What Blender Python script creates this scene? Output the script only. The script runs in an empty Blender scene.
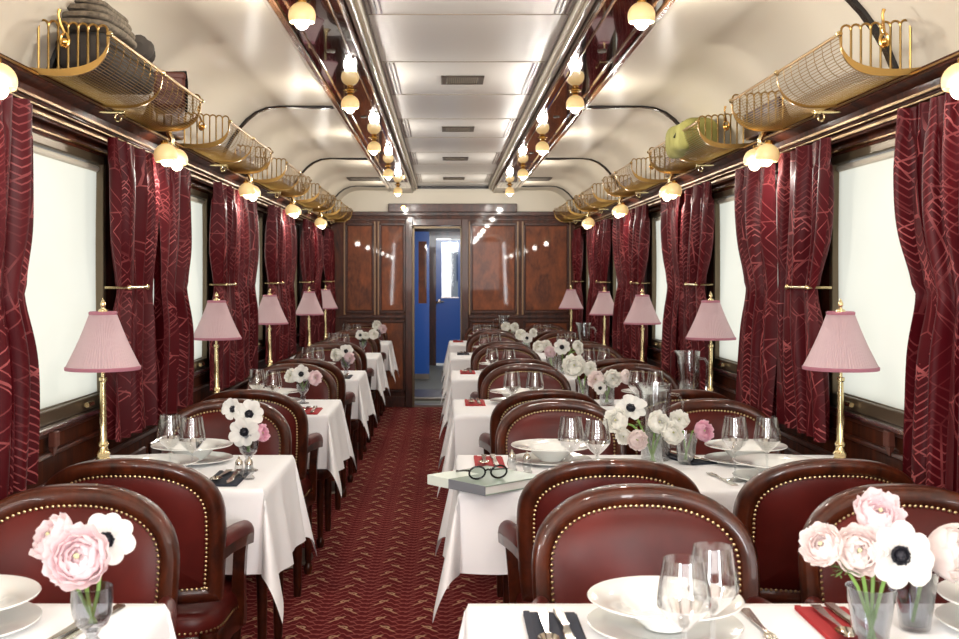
import bpy, math, random
from mathutils import Vector, Matrix
PI = math.pi
sc = bpy.context.scene
col = sc.collection

# ------------------------------------------------------------------ camera
F = 1100.0; VX = 445.0; VY = 278.0; CZ = 1.37        # focal length and vanishing point of the 959x639 frame
cam = bpy.data.cameras.new('camera'); camo = bpy.data.objects.new('camera', cam); col.objects.link(camo)
camo.location = (0, 0, CZ); camo.rotation_euler = (PI/2, 0, 0)
cam.sensor_width = 36; cam.lens = 36*F/959
cam.shift_x = (479.5-VX)/959; cam.shift_y = -(319.5-VY)/959
cam.dof.use_dof = True; cam.dof.focus_distance = 3.9; cam.dof.aperture_fstop = 9
cam.clip_start = .05
sc.camera = camo

# ------------------------------------------------------------------ world daylight, added fill lights, exposure
world = bpy.data.worlds.new('world'); sc.world = world; world.use_nodes = True
bg = world.node_tree.nodes['Background']
bg.inputs[0].default_value = (.98, .985, .97, 1); bg.inputs[1].default_value = 1.85
def area(name, loc, rot, sx, sy, power, colr=(1, 1, 1)):
    l = bpy.data.lights.new(name, 'AREA'); l.shape = 'RECTANGLE'; l.size = sx; l.size_y = sy
    l.energy = power; l.color = colr
    o = bpy.data.objects.new(name, l); col.objects.link(o); o.location = loc; o.rotation_euler = rot
    return o
# unseen fill light added behind the camera for the surfaces facing it
area('fill_rear', (.15, -1.9, 1.65), (PI/2, 0, 0), 2.2, 1.1, 30, (1, .98, .965))
# unseen fill lights added left and right behind the camera
for _x, _n in ((-1.15, 'fill_side_left'), (1.32, 'fill_side_right')):
    _d = Vector((-_x, 0, -.05)).to_track_quat('-Z', 'Z').to_euler()
    area(_n, (_x, -.9, 1.45), _d, 1.4, .95, 125, (.97, .985, 1))
CEIL_W = 11.5      # ceiling globes, W each
SCONCE_W = 3.0    # wall globes, W each
sc.view_settings.view_transform = 'Standard'
sc.view_settings.look = 'None'
sc.view_settings.gamma = 1
sc.view_settings.use_curve_mapping = False
sc.view_settings.exposure = 0.22
sc.cycles.max_bounces = 10; sc.cycles.diffuse_bounces = 5; sc.cycles.glossy_bounces = 4
sc.cycles.transparent_max_bounces = 24; sc.cycles.transmission_bounces = 6
sc.cycles.caustics_reflective = False; sc.cycles.caustics_refractive = False
sc.cycles.sample_clamp_indirect = 6
sc.cycles.use_denoising = True

# ------------------------------------------------------------------ materials
class N:
    """small helper for shader node maths"""
    def __init__(s, name):
        s.m = bpy.data.materials.new(name); s.m.use_nodes = True; s.t = s.m.node_tree
        s.b = s.t.nodes['Principled BSDF']; s.out = s.t.nodes['Material Output']
    def node(s, k, **kw):
        n = s.t.nodes.new(k)
        for a, v in kw.items(): setattr(n, a, v)
        return n
    def put(s, sock, v):
        if hasattr(v, 'is_linked') or isinstance(v, bpy.types.NodeSocket): s.t.links.new(v, sock)
        else: sock.default_value = v
    def m2(s, op, a, b=0.0, c=None):
        n = s.node('ShaderNodeMath', operation=op); s.put(n.inputs[0], a); s.put(n.inputs[1], b)
        if c is not None: s.put(n.inputs[2], c)
        return n.outputs[0]
    def mix(s, f, a, b):
        n = s.node('ShaderNodeMix', data_type='RGBA'); s.put(n.inputs[0], f)
        s.put(n.inputs[6], a if not isinstance(a, tuple) else (*a, 1)[:4]); s.put(n.inputs[7], b if not isinstance(b, tuple) else (*b, 1)[:4])
        return n.outputs[2]
    def coord(s, which='Object', scale=(1, 1, 1)):
        c = s.node('ShaderNodeTexCoord'); mp = s.node('ShaderNodeMapping'); mp.inputs['Scale'].default_value = scale
        s.t.links.new(c.outputs[which], mp.inputs[0]); return mp.outputs[0]
    def sep(s, v):
        n = s.node('ShaderNodeSeparateXYZ'); s.t.links.new(v, n.inputs[0]); return n.outputs
    def noise(s, v, scale, detail=3, dist=0):
        n = s.node('ShaderNodeTexNoise'); s.t.links.new(v, n.inputs['Vector'])
        n.inputs['Scale'].default_value = scale; n.inputs['Detail'].default_value = detail; n.inputs['Distortion'].default_value = dist
        return n.outputs['Fac']
    def ramp(s, f, stops):
        n = s.node('ShaderNodeValToRGB'); s.put(n.inputs[0], f); e = n.color_ramp.elements
        while len(e) < len(stops): e.new(.5)
        for i, (p, c) in enumerate(stops): e[i].position = p; e[i].color = (*c, 1)
        return n.outputs[0]
    def bump(s, h, strength=.3, dist=.01):
        n = s.node('ShaderNodeBump'); s.put(n.inputs['Height'], h); n.inputs['Strength'].default_value = strength
        n.inputs['Distance'].default_value = dist; s.t.links.new(n.outputs[0], s.b.inputs['Normal'])
    def base(s, c): s.put(s.b.inputs['Base Color'], c if not isinstance(c, tuple) else (*c, 1))
    def set(s, **kw):
        for k, v in kw.items():
            s.b.inputs[k.replace('_', ' ')].default_value = v
        return s
def lin(r, g, b):
    f = lambda c: (c/255/12.92) if c/255 <= .04045 else ((c/255+.055)/1.055)**2.4
    return (f(r), f(g), f(b))
def simple(name, rgb, rough=.5, metal=0, **kw):
    n = N(name); n.base(lin(*rgb)); n.set(Roughness=rough, Metallic=metal, **kw); return n.m

def wood(name, dark, light, scale=(6, 6, 1.2), rough=.22, coat=1.0, coat_r=.06, bands=5):
    n = N(name); v = n.coord('Object', scale)
    a = n.noise(v, 2.2, 6, 1.2); b = n.noise(v, 14, 4, .4)
    f = n.m2('ADD', n.m2('MULTIPLY', a, .7), n.m2('MULTIPLY', b, .3))
    n.base(n.ramp(f, [(.32, lin(*dark)), (.68, lin(*light))]))
    n.set(Roughness=rough); n.b.inputs['Coat Weight'].default_value = coat; n.b.inputs['Coat Roughness'].default_value = coat_r
    return n.m
M = {}
M['mahogany'] = wood('mahogany', (30, 11, 6), (88, 38, 19), rough=.4, coat=.4)
M['mahogany_wall'] = wood('mahogany_wall', (36, 14, 7), (98, 46, 22), scale=(5, 5, 1.0), rough=.6, coat=.22, coat_r=.04)
M['mahogany_side'] = wood('mahogany_side', (34, 13, 7), (88, 40, 19), scale=(5, 5, 1.0), rough=.7, coat=.06, coat_r=.1)
M['mahogany_side'].node_tree.nodes['Principled BSDF'].inputs['Specular IOR Level'].default_value = .12
M['veneer'] = wood('veneer', (80, 36, 15), (150, 78, 37), scale=(3.2, 3.2, 1.5), rough=.6, coat=.4, coat_r=.03)
M['marquetry'] = wood('marquetry', (120, 62, 20), (188, 120, 52), scale=(9, 9, .8), rough=.3, coat_r=.08)
M['chair_wood'] = wood('chair_wood', (24, 8, 4), (86, 36, 16), scale=(5, 5, 3), rough=.38, coat=.42, coat_r=.045)
M['chair_wood'].node_tree.nodes['Principled BSDF'].inputs['Specular IOR Level'].default_value = .3
M['beam'] = wood('beam_lacquer', (22, 9, 5), (46, 21, 11), scale=(5, .7, 5), rough=.06, coat_r=.01)
M['beam_edge'] = simple('beam_edge', (120, 84, 52), .18, 0, Coat_Weight=1.0, Coat_Roughness=.04)
M['dark_rib'] = simple('dark_rib', (30, 26, 26), .18, 0)

n = N('ceiling_lacquer'); v = n.coord('Object', (1, 1, 1))
n.base(n.mix(n.noise(v, 1.3, 2), lin(216, 205, 184), lin(226, 216, 197)))
n.set(Roughness=.5); n.b.inputs['Coat Weight'].default_value = .22; n.b.inputs['Coat Roughness'].default_value = .22
n.bump(n.noise(n.coord('Object', (1, .6, 1)), 3.2, 2), .18, .02); M['ceiling'] = n.m
M['panel_white'] = simple('panel_white', (226, 222, 214), .32, 0, Coat_Weight=.3, Coat_Roughness=.15)
M['joint'] = simple('joint_line', (150, 138, 120), .6)
M['grey_strip'] = simple('grey_strip', (96, 84, 76), .3)
M['vent_dark'] = simple('vent_dark', (70, 58, 46), .5)
M['white_paint'] = simple('white_paint', (226, 218, 200), .4)

# leather
n = N('leather'); v = n.coord('Object')
n.base(n.ramp(n.noise(v, 5, 4), [(.3, lin(58, 16, 13)), (.7, lin(94, 28, 23))]))
n.set(Roughness=.36); n.b.inputs['Specular IOR Level'].default_value = .26
vo = n.node('ShaderNodeTexVoronoi'); n.t.links.new(v, vo.inputs['Vector']); vo.inputs['Scale'].default_value = 420
n.bump(vo.outputs['Distance'], .12, .0006); M['leather'] = n.m
M['brass'] = simple('brass', (214, 172, 98), .2, 1)
M['brass_pale'] = simple('brass_pale', (228, 208, 160), .2, 1)
M['brass_rack'] = simple('brass_rack', (172, 138, 80), .3, 1)
M['brass_dark'] = simple('brass_dark', (128, 98, 56), .35, 1)
M['nail'] = simple('nail_brass', (190, 168, 124), .3, 1)
M['silver'] = simple('silver', (215, 208, 196), .16, 1)
M['steel'] = simple('steel_disc', (150, 140, 130), .38, 1)
M['bronze'] = simple('bronze_frame', (112, 98, 78), .35, .6)
M['alu'] = simple('aluminium', (225, 225, 230), .2, 1)

# carpet
n = N('carpet'); x, y, z = n.sep(n.coord('Object'))
TX, TY = .165, .115
row = n.m2('FLOOR', n.m2('DIVIDE', y, TY))
u = n.m2('FRACT', n.m2('DIVIDE', x, TX)); vv = n.m2('FRACT', n.m2('DIVIDE', y, TY))
au = n.m2('ABSOLUTE', n.m2('SUBTRACT', u, .5))
# leafy slanting lines either side of each column
k = n.m2('FRACT', n.m2('ADD', n.m2('DIVIDE', y, TY*.5), n.m2('ADD', n.m2('MULTIPLY', au, 3.4), n.m2('MULTIPLY', n.m2('SINE', n.m2('MULTIPLY', x, 230)), .10))))
line = n.m2('LESS_THAN', k, .17)
k2 = n.m2('FRACT', n.m2('SUBTRACT', n.m2('DIVIDE', y, TY*.5), n.m2('MULTIPLY', au, 1.2)))
line2 = n.m2('MULTIPLY', n.m2('LESS_THAN', k2, .12), n.m2('GREATER_THAN', au, .2))
# curled hooks on the column
par = n.m2('SUBTRACT', n.m2('MULTIPLY', n.m2('PINGPONG', row, 1.0), 2.0), 1.0)
du = n.m2('MULTIPLY', n.m2('SUBTRACT', n.m2('MULTIPLY', n.m2('SUBTRACT', u, .5), TX), n.m2('MULTIPLY', par, .012)), par); dv = n.m2('MULTIPLY', n.m2('SUBTRACT', vv, .5), TY)
r1 = n.m2('SQRT', n.m2('ADD', n.m2('MULTIPLY', du, du), n.m2('MULTIPLY', n.m2('MULTIPLY', dv, dv), 1.0)))
ring = n.m2('MULTIPLY', n.m2('LESS_THAN', n.m2('ABSOLUTE', n.m2('SUBTRACT', r1, .015)), .005), n.m2('GREATER_THAN', n.m2('ADD', du, dv), -.010))
tail = n.m2('MULTIPLY', n.m2('LESS_THAN', n.m2('ABSOLUTE', n.m2('ADD', du, n.m2('MULTIPLY', dv, .75))), .0042), n.m2('LESS_THAN', n.m2('ABSOLUTE', n.m2('ADD', dv, .012)), .04))
hook = n.m2('MAXIMUM', ring, tail)
nz = n.noise(n.coord('Object'), 220, 2)
c0 = n.mix(nz, lin(78, 20, 24), lin(120, 36, 38))
c1 = n.mix(n.m2('MULTIPLY', n.m2('MAXIMUM', line, line2), .75), c0, lin(176, 100, 92))
c2 = n.mix(n.m2('MULTIPLY', hook, .75), c1, lin(206, 168, 134))
n.base(c2); n.set(Roughness=.95); n.b.inputs['Specular IOR Level'].default_value = .1
n.bump(nz, .5, .004); M['carpet'] = n.m

# damask
def damask(name, dark, mid, linec):
    n = N(name); v = n.coord('UV')
    vo = n.node('ShaderNodeTexVoronoi', feature='DISTANCE_TO_EDGE'); n.t.links.new(v, vo.inputs['Vector']); vo.inputs['Scale'].default_value = 6.5
    e1 = n.m2('LESS_THAN', vo.outputs[0], .014)
    vo2 = n.node('ShaderNodeTexVoronoi', feature='F1', distance='MANHATTAN'); n.t.links.new(v, vo2.inputs['Vector']); vo2.inputs['Scale'].default_value = 5
    cell = vo2.outputs['Color']
    s_ = n.sep(v); sc_ = n.node('ShaderNodeSeparateColor'); n.t.links.new(cell, sc_.inputs[0])
    zig = n.m2('ADD', n.m2('MULTIPLY', s_[1], 42), n.m2('MULTIPLY', n.m2('PINGPONG', n.m2('MULTIPLY', s_[0], 30), 1.0), 1.1))
    e2 = n.m2('MULTIPLY', n.m2('LESS_THAN', n.m2('FRACT', zig), .2), n.m2('GREATER_THAN', sc_.outputs[0], .68))
    dist = n.m2('MULTIPLY', n.m2('LESS_THAN', n.m2('FRACT', n.m2('MULTIPLY', vo2.outputs['Distance'], 4.5)), .10), n.m2('LESS_THAN', sc_.outputs[1], .45))
    f = n.m2('MAXIMUM', e1, n.m2('MAXIMUM', e2, dist))
    br = n.noise(v, 9, 3)
    patch = n.node('ShaderNodeMapRange'); n.put(patch.inputs[0], n.noise(v, 4.5, 2)); patch.inputs[1].default_value = .42; patch.inputs[2].default_value = .62; patch.inputs[3].default_value = .18; patch.inputs[4].default_value = .85
    f = n.m2('MULTIPLY', f, n.m2('MULTIPLY', br, n.m2('MULTIPLY', patch.outputs[0], 1.35)))
    n.base(n.mix(f, n.mix(n.noise(v, 3, 2), dark, mid), linec))
    n.set(Roughness=.5); n.b.inputs['Specular IOR Level'].default_value = .2
    return n.m
M['curtain'] = damask('curtain_damask', lin(56, 3, 10), lin(86, 7, 17), lin(186, 98, 98))

# translucent cloth roller blind
n = N('blind_cloth')
tr = n.node('ShaderNodeBsdfTranslucent'); df = n.node('ShaderNodeBsdfDiffuse'); mx = n.node('ShaderNodeMixShader')
v = n.coord('Object', (1, .5, 1)); cc = n.mix(n.noise(v, 3, 3), lin(232, 230, 216), lin(240, 239, 228))
n.t.links.new(cc, tr.inputs[0]); n.t.links.new(cc, df.inputs[0]); mx.inputs[0].default_value = .42
n.t.links.new(tr.outputs[0], mx.inputs[1]); n.t.links.new(df.outputs[0], mx.inputs[2]); n.t.links.new(mx.outputs[0], n.out.inputs[0])
M['blind'] = n.m

n = N('linen'); v = n.coord('Object'); n.base(lin(246, 246, 248)); n.set(Roughness=.85)
n.b.inputs['Specular IOR Level'].default_value = .15; n.bump(n.noise(v, 600, 1), .08, .0005); M['linen'] = n.m
M['china'] = simple('china', (240, 241, 238), .12, 0, Coat_Weight=.5, Coat_Roughness=.05)
def napkin(name, rgb):
    n = N(name); n.base(lin(*rgb)); n.set(Roughness=.8); n.bump(n.noise(n.coord('Object'), 500, 1), .1, .0005); return n.m
M['napkin_red'] = napkin('napkin_red', (166, 34, 38)); M['napkin_dark'] = napkin('napkin_dark', (36, 40, 54))
n = N('pleated_silk'); n.base(lin(198, 172, 176)); n.set(Roughness=.8); M['shade'] = n.m
M['shade_trim'] = simple('shade_trim', (168, 108, 124), .7)
def glass(name, tint=(1, 1, 1), edge=.5, gl=.95, dark=None, b0=.09):
    n = N(name); tp = n.node('ShaderNodeBsdfTransparent'); gs = n.node('ShaderNodeBsdfGlossy'); mx = n.node('ShaderNodeMixShader')
    gs.inputs['Roughness'].default_value = .05; gs.inputs['Color'].default_value = (gl, gl, gl, 1)
    lw = n.node('ShaderNodeLayerWeight'); lw.inputs['Blend'].default_value = edge
    fac = n.m2('MULTIPLY', n.m2('ADD', n.m2('POWER', lw.outputs['Facing'], 2.0), b0), .8)
    n.t.links.new(n.mix(lw.outputs['Facing'], tint, tuple(c*.85 for c in (dark or tint))), tp.inputs[0])
    n.t.links.new(fac, mx.inputs[0]); n.t.links.new(tp.outputs[0], mx.inputs[1]); n.t.links.new(gs.outputs[0], mx.inputs[2])
    n.t.links.new(mx.outputs[0], n.out.inputs[0]); return n.m
M['glass'] = glass('clear_glass', (.98, .985, .985))
M['glass_thick'] = glass('thick_glass', (.96, .975, .98), .6, b0=.11)
M['glass_cone'] = glass('bowl_glass', (.97, .97, .97), .5, gl=1.0, b0=.5)
M['glass_grey'] = glass('smoky_glass', (.78, .80, .83), .55, b0=.07)
M['pane'] = glass('window_glass', (.94, .96, .97), .2)
M['water'] = glass('water', (.97, .98, .98), .3)
n = N('globe_glass'); n.base(lin(240, 214, 160)); n.set(Roughness=.3)
n.b.inputs['Emission Color'].default_value = (*lin(255, 214, 140), 1); n.b.inputs['Emission Strength'].default_value = .35
M['globe'] = n.m
n = N('bulb'); n.base((1, 1, 1)); n.b.inputs['Emission Color'].default_value = (*lin(255, 236, 196), 1); n.b.inputs['Emission Strength'].default_value = 4.0
M['bulb'] = n.m
def petal(name, c0, c1):
    n = N(name); v = n.coord('Object'); cc = n.mix(n.noise(v, 40, 3), c0, c1)
    df = n.node('ShaderNodeBsdfDiffuse'); tr = n.node('ShaderNodeBsdfTranslucent'); mx = n.node('ShaderNodeMixShader'); mx.inputs[0].default_value = .45
    n.t.links.new(cc, df.inputs[0]); n.t.links.new(cc, tr.inputs[0]); n.t.links.new(df.outputs[0], mx.inputs[1]); n.t.links.new(tr.outputs[0], mx.inputs[2])
    n.t.links.new(mx.outputs[0], n.out.inputs[0]); return n.m
M['petal_white'] = petal('petal_white', lin(248, 248, 246), lin(240, 240, 236))
M['petal_pink'] = petal('petal_pink', lin(253, 242, 244), lin(249, 231, 235))
M['petal_blush'] = petal('petal_blush', lin(253, 247, 246), lin(249, 237, 235))
M['petal_cream'] = petal('petal_cream', lin(255, 255, 252), lin(252, 251, 246))
M['petal_rose'] = petal('petal_rose', lin(250, 220, 232), lin(244, 200, 218))
M['flower_eye'] = simple('flower_eye', (12, 12, 26), .6)
M['flower_heart'] = simple('flower_heart', (196, 196, 150), .7)
M['stem'] = simple('stem', (120, 158, 74), .5)
M['leaf'] = simple('leaf', (92, 128, 62), .6)
M['blue_door'] = simple('blue_door', (34, 96, 190), .3, 0, Coat_Weight=.4, Coat_Roughness=.1)
M['grey_floor'] = simple('grey_floor', (120, 118, 108), .5)
M['black_metal'] = simple('black_metal', (34, 30, 28), .4)
M['black_plastic'] = simple('black_plastic', (12, 12, 16), .18)
n = N('wool_blanket'); v = n.coord('Object'); n.base(n.ramp(n.noise(v, 60, 3), [(.3, lin(84, 74, 62)), (.7, lin(128, 116, 98))])); n.set(Roughness=.95); n.bump(n.noise(v, 160, 2), .5, .004); M['wool'] = n.m
M['wool_dark'] = simple('wool_dark', (64, 58, 52), .95)
M['brown_leather'] = simple('brown_leather', (92, 46, 34), .5)
n = N('olive_canvas'); v = n.coord('Object'); n.base(n.ramp(n.noise(v, 12, 3), [(.3, lin(128, 124, 60)), (.7, lin(164, 160, 92))])); n.set(Roughness=.9); M['olive'] = n.m
M['book_cover'] = simple('book_cover', (132, 150, 136), .35); M['book_spine'] = simple('book_spine', (120, 124, 132), .4)
M['book_light'] = simple('book_light', (226, 236, 226), .4); M['paper'] = simple('paper', (226, 226, 222), .8)
M['salt_glass'] = glass('shaker_glass', (.85, .86, .86), .5)

# ------------------------------------------------------------------ mesh helpers
class MB:
    def __init__(s): s.v = []; s.f = []; s.uv = {}
    def add(s, vs, fs, uvs=None):
        o = len(s.v); s.v += [tuple(p) for p in vs]; s.f += [tuple(i+o for i in f) for f in fs]
        if uvs:
            for i, q in enumerate(uvs): s.uv[o+i] = q
        return s
    def box(s, x0, x1, y0, y1, z0, z1, b=0.0):
        if x1 < x0: x0, x1 = x1, x0
        if y1 < y0: y0, y1 = y1, y0
        if z1 < z0: z0, z1 = z1, z0
        if b <= 0:
            vs = [(x, y, z) for z in (z0, z1) for y in (y0, y1) for x in (x0, x1)]
            return s.add(vs, [(0, 2, 3, 1), (4, 5, 7, 6), (0, 1, 5, 4), (2, 6, 7, 3), (0, 4, 6, 2), (1, 3, 7, 5)])
        b = min(b, (x1-x0)/2.01, (y1-y0)/2.01, (z1-z0)/2.01)
        # chamfered: stacked rings with chamfered corners
        def ring(z, i):
            a0, a1, c0, c1 = x0+i, x1-i, y0+i, y1-i
            return [(a0+b, c0, z), (a1-b, c0, z), (a1, c0+b, z), (a1, c1-b, z), (a1-b, c1, z), (a0+b, c1, z), (a0, c1-b, z), (a0, c0+b, z)]
        def ring2(z): 
            return [(x0+b, y0+b, z), (x1-b, y0+b, z), (x1-b, y0+b, z), (x1-b, y1-b, z), (x1-b, y1-b, z), (x0+b, y1-b, z), (x0+b, y1-b, z), (x0+b, y0+b, z)]
        vs = ring2(z0)+ring(z0+b, 0)+ring(z1-b, 0)+ring2(z1)
        fs = [(k*8+i, k*8+(i+1) % 8, k*8+8+(i+1) % 8, k*8+8+i) for k in range(3) for i in range(8)]
        fs += [(7, 5, 3, 1), (24, 26, 28, 30)]
        return s.add(vs, fs)
    def loft(s, rings, closed=True, caps=True):
        n = len(rings[0]); vs = [p for r in rings for p in r]; fs = []
        m = n if closed else n-1
        for k in range(len(rings)-1):
            for i in range(m): fs.append((k*n+i, k*n+(i+1) % n, (k+1)*n+(i+1) % n, (k+1)*n+i))
        if caps and closed:
            fs.append(tuple(reversed(range(n)))); fs.append(tuple((len(rings)-1)*n+i for i in range(n)))
        return s.add(vs, fs)
    def lathe(s, prof, seg=24, c=(0, 0, 0), flute=0, nfl=0, M4=None):
        rings = []
        for r, z in prof:
            rings.append([Vector((c[0]+r*(1+flute*math.cos(nfl*2*PI*i/seg))*math.cos(2*PI*i/seg), c[1]+r*(1+flute*math.cos(nfl*2*PI*i/seg))*math.sin(2*PI*i/seg), c[2]+z)) for i in range(seg)])
        if M4: rings = [[M4 @ p for p in r] for r in rings]
        return s.loft(rings, True, False)
    def tube(s, pts, r, seg=8, caps=True, closed=False):
        pts = [Vector(p) for p in pts]; n = len(pts); rings = []; up = None
        for i, p in enumerate(pts):
            if closed: t = pts[(i+1) % n]-pts[i-1]
            else: t = pts[min(i+1, n-1)]-pts[max(i-1, 0)]
            if t.length < 1e-9: t = Vector((0, 0, 1))
            t.normalize()
            if up is None: up = Vector((0, 0, 1)) if abs(t.z) < .9 else Vector((1, 0, 0))
            a = t.cross(up)
            if a.length < 1e-6: a = t.orthogonal()
            a.normalize(); b = a.cross(t).normalized(); up = b
            rr = r[i] if isinstance(r, (list, tuple)) else r
            rings.append([p+(a*math.cos(2*PI*j/seg)+b*math.sin(2*PI*j/seg))*rr for j in range(seg)])
        if closed: rings.append(rings[0])
        return s.loft(rings, True, caps and not closed)
    def sphere(s, c, r, seg=12, rg=8, sz=1.0, t0=0, t1=PI):
        rings = [[(c[0]+r*math.sin(t)*math.cos(2*PI*i/seg), c[1]+r*math.sin(t)*math.sin(2*PI*i/seg), c[2]+r*sz*math.cos(t)) for i in range(seg)]
                 for t in [max(1e-3, t0+(t1-t0)*k/rg) if t0+(t1-t0)*k/rg < PI-1e-3 else PI-1e-3 for k in range(rg+1)]]
        return s.loft(rings, True, False)
    def grid(s, fn, nu, nv, uvfn=None):
        vs = [fn(i/nu, j/nv) for j in range(nv+1) for i in range(nu+1)]
        fs = [(j*(nu+1)+i, j*(nu+1)+i+1, (j+1)*(nu+1)+i+1, (j+1)*(nu+1)+i) for j in range(nv) for i in range(nu)]
        uvs = [uvfn(i/nu, j/nv) for j in range(nv+1) for i in range(nu+1)] if uvfn else None
        return s.add(vs, fs, uvs)
    def prism_y(s, prof, y0, y1, flip=1):
        return s.loft([[(x, y0, z) for x, z in prof], [(x, y1, z) for x, z in prof]], True, True)
    def build(s, name, m, parent=None, smooth=True, ang=35, loc=None):
        me = bpy.data.meshes.new(name); me.from_pydata(s.v, [], s.f); me.validate(clean_customdata=False)
        if s.uv:
            uvl = me.uv_layers.new(name='UVMap')
            for lp in me.loops: uvl.data[lp.index].uv = s.uv.get(lp.vertex_index, (0, 0))
        import bmesh
        bm = bmesh.new(); bm.from_mesh(me); bmesh.ops.recalc_face_normals(bm, faces=bm.faces); bm.to_mesh(me); bm.free()
        me.materials.append(M[m] if isinstance(m, str) else m)
        if smooth:
            me.polygons.foreach_set('use_smooth', [True]*len(me.polygons)); me.set_sharp_from_angle(angle=math.radians(ang))
        o = bpy.data.objects.new(name, me); col.objects.link(o)
        if parent: o.parent = parent
        if loc: o.location = loc
        return o
def tag(o, label=None, cat=None, group=None, kind=None):
    if label: o['label'] = label
    if cat: o['category'] = cat
    if group: o['group'] = group
    if kind: o['kind'] = kind
    return o
def empty(name, loc, label, cat, group=None, rz=0):
    o = bpy.data.objects.new(name, None); col.objects.link(o); o.location = loc; o.rotation_euler = (0, 0, rz)
    o.empty_display_size = .05
    return tag(o, label, cat, group)
def copy_tree(o, parent=None):
    c = o.copy(); col.objects.link(c)
    if parent: c.parent = parent
    for ch in KIDS.get(o.name, None) or list(o.children): copy_tree(ch, c)
    return c
KIDS = {}
class Kind:
    """first call hands out the built prototype, later calls hand out copies"""
    def __init__(s, fn): s.fn = fn; s.p = None
    def __call__(s, loc, label, cat, group=None, rz=0, sx=1, rot=None):
        if s.p is None: s.p = s.fn(); o = s.p
        else: o = copy_tree(s.p)
        o.location = loc; o.rotation_euler = rot if rot else (0, 0, rz); o.scale = (sx, sx, sx) if not isinstance(sx, tuple) else sx
        for k in ('label', 'category', 'group'):
            if k in o: del o[k]
        tag(o, label, cat, group); return o
def struct(name, mb, m, parent=None, smooth=False):
    o = mb.build(name, m, parent, smooth=smooth)
    if not parent: o['kind'] = 'structure'
    return o
def sempty(name, loc=(0, 0, 0)):
    o = bpy.data.objects.new(name, None); col.objects.link(o); o.location = loc; o['kind'] = 'structure'; return o
def P(px, py, Z):            # point of the photograph on a level surface at height Z
    Y = F*(CZ-Z)/(py-VY); return (px-VX)*Y/F, Y

# ------------------------------------------------------------------ room shell
CX = .085; XL, XR = -1.275, 1.445; Y0, Y1 = -2.1, 11.68; BAY = 1.78
struct('floor', MB().box(XL-.05, XR+.05, Y0, Y1+.02, -.06, 0), 'carpet')
# windows: bay centre Y, openings
WC = [3.52+BAY*k for k in range(-3, 5)]; WH = .60; WZ0, WZ1 = .90, 1.82
def wall_side(sgn, name):
    X = XR if sgn > 0 else XL; d = .07*sgn
    mb = MB(); mb.box(X, X+d, Y0, Y1, 0, WZ0); mb.box(X, X+d, Y0, Y1, WZ1, 2.06)
    edges = [Y0]
    for c in WC: edges += [c-WH, c+WH]
    edges.append(Y1)
    for i in range(0, len(edges), 2): mb.box(X, X+d, edges[i], edges[i+1], WZ0, WZ1)
    return struct(name, mb, 'mahogany_side')
wall_side(-1, 'wall_left'); wall_side(1, 'wall_right')
struct('wall_rear', MB().box(XL-.07, XR+.07, Y0-.06, Y0, 0, 2.4), 'mahogany_wall')

# ceiling: coved sides and centre panel
prof = [(.60, .93), (.80, .93), (.98, .93), (1.05, .922), (1.11, .898), (1.16, .86), (1.20, .815), (1.24, .76), (1.275, .70), (1.30, .64), (1.31, .605)]
def sidez(rel): 
    for (a, za), (b, zb) in zip(prof, prof[1:]):
        if a <= rel <= b: return CZ+za+(zb-za)*(rel-a)/(b-a)
    return CZ+prof[0][1] if rel < prof[0][0] else CZ+prof[-1][1]
def cove(s_):
    mb = MB()
    inner = [(CX+s_*r, CZ+z) for r, z in prof]; outer = [(CX+s_*(r+.03), CZ+z+.04) for r, z in prof]
    return mb.loft([[(x, y, z) for x, z in inner+outer[::-1]] for y in (Y0, Y1)], True, True)
cl = struct('ceiling', MB().box(CX-.62, CX+.62, Y0, Y1, CZ+1.02, CZ+1.06), 'panel_white')
cove(-1).build('cove', 'ceiling', cl, ang=30); cove(1).build('cove', 'ceiling', cl, ang=30)
# outer roof skin, keeps daylight out
struct('trim_0', MB().box(XL-.2, XR+.2, Y0-.1, Y1, 2.47, 2.52).box(XL-.12, XL-.075, Y0, Y1, 2.0, 2.5).box(XR+.075, XR+.12, Y0, Y1, 2.0, 2.5), 'black_metal')
# centre ceiling boards with joints every half bay
mb = MB(); jl = MB(); ys = [4.07+.89*k for k in range(-7, 9)]
for a, b in zip(ys, ys[1:]):
    mb.box(CX-.43, CX+.43, a+.004, b-.004, CZ+.975, CZ+1.0, .004)
mb.box(CX-.43, CX+.43, ys[-1]+.004, Y1, CZ+.975, CZ+1.0, .004)
struct('trim_1', mb, 'panel_white')
for a in ys: jl.box(CX-.43, CX+.43, a-.004, a+.004, CZ+.9735, CZ+.98)
struct('trim_2', jl, 'joint')
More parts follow.
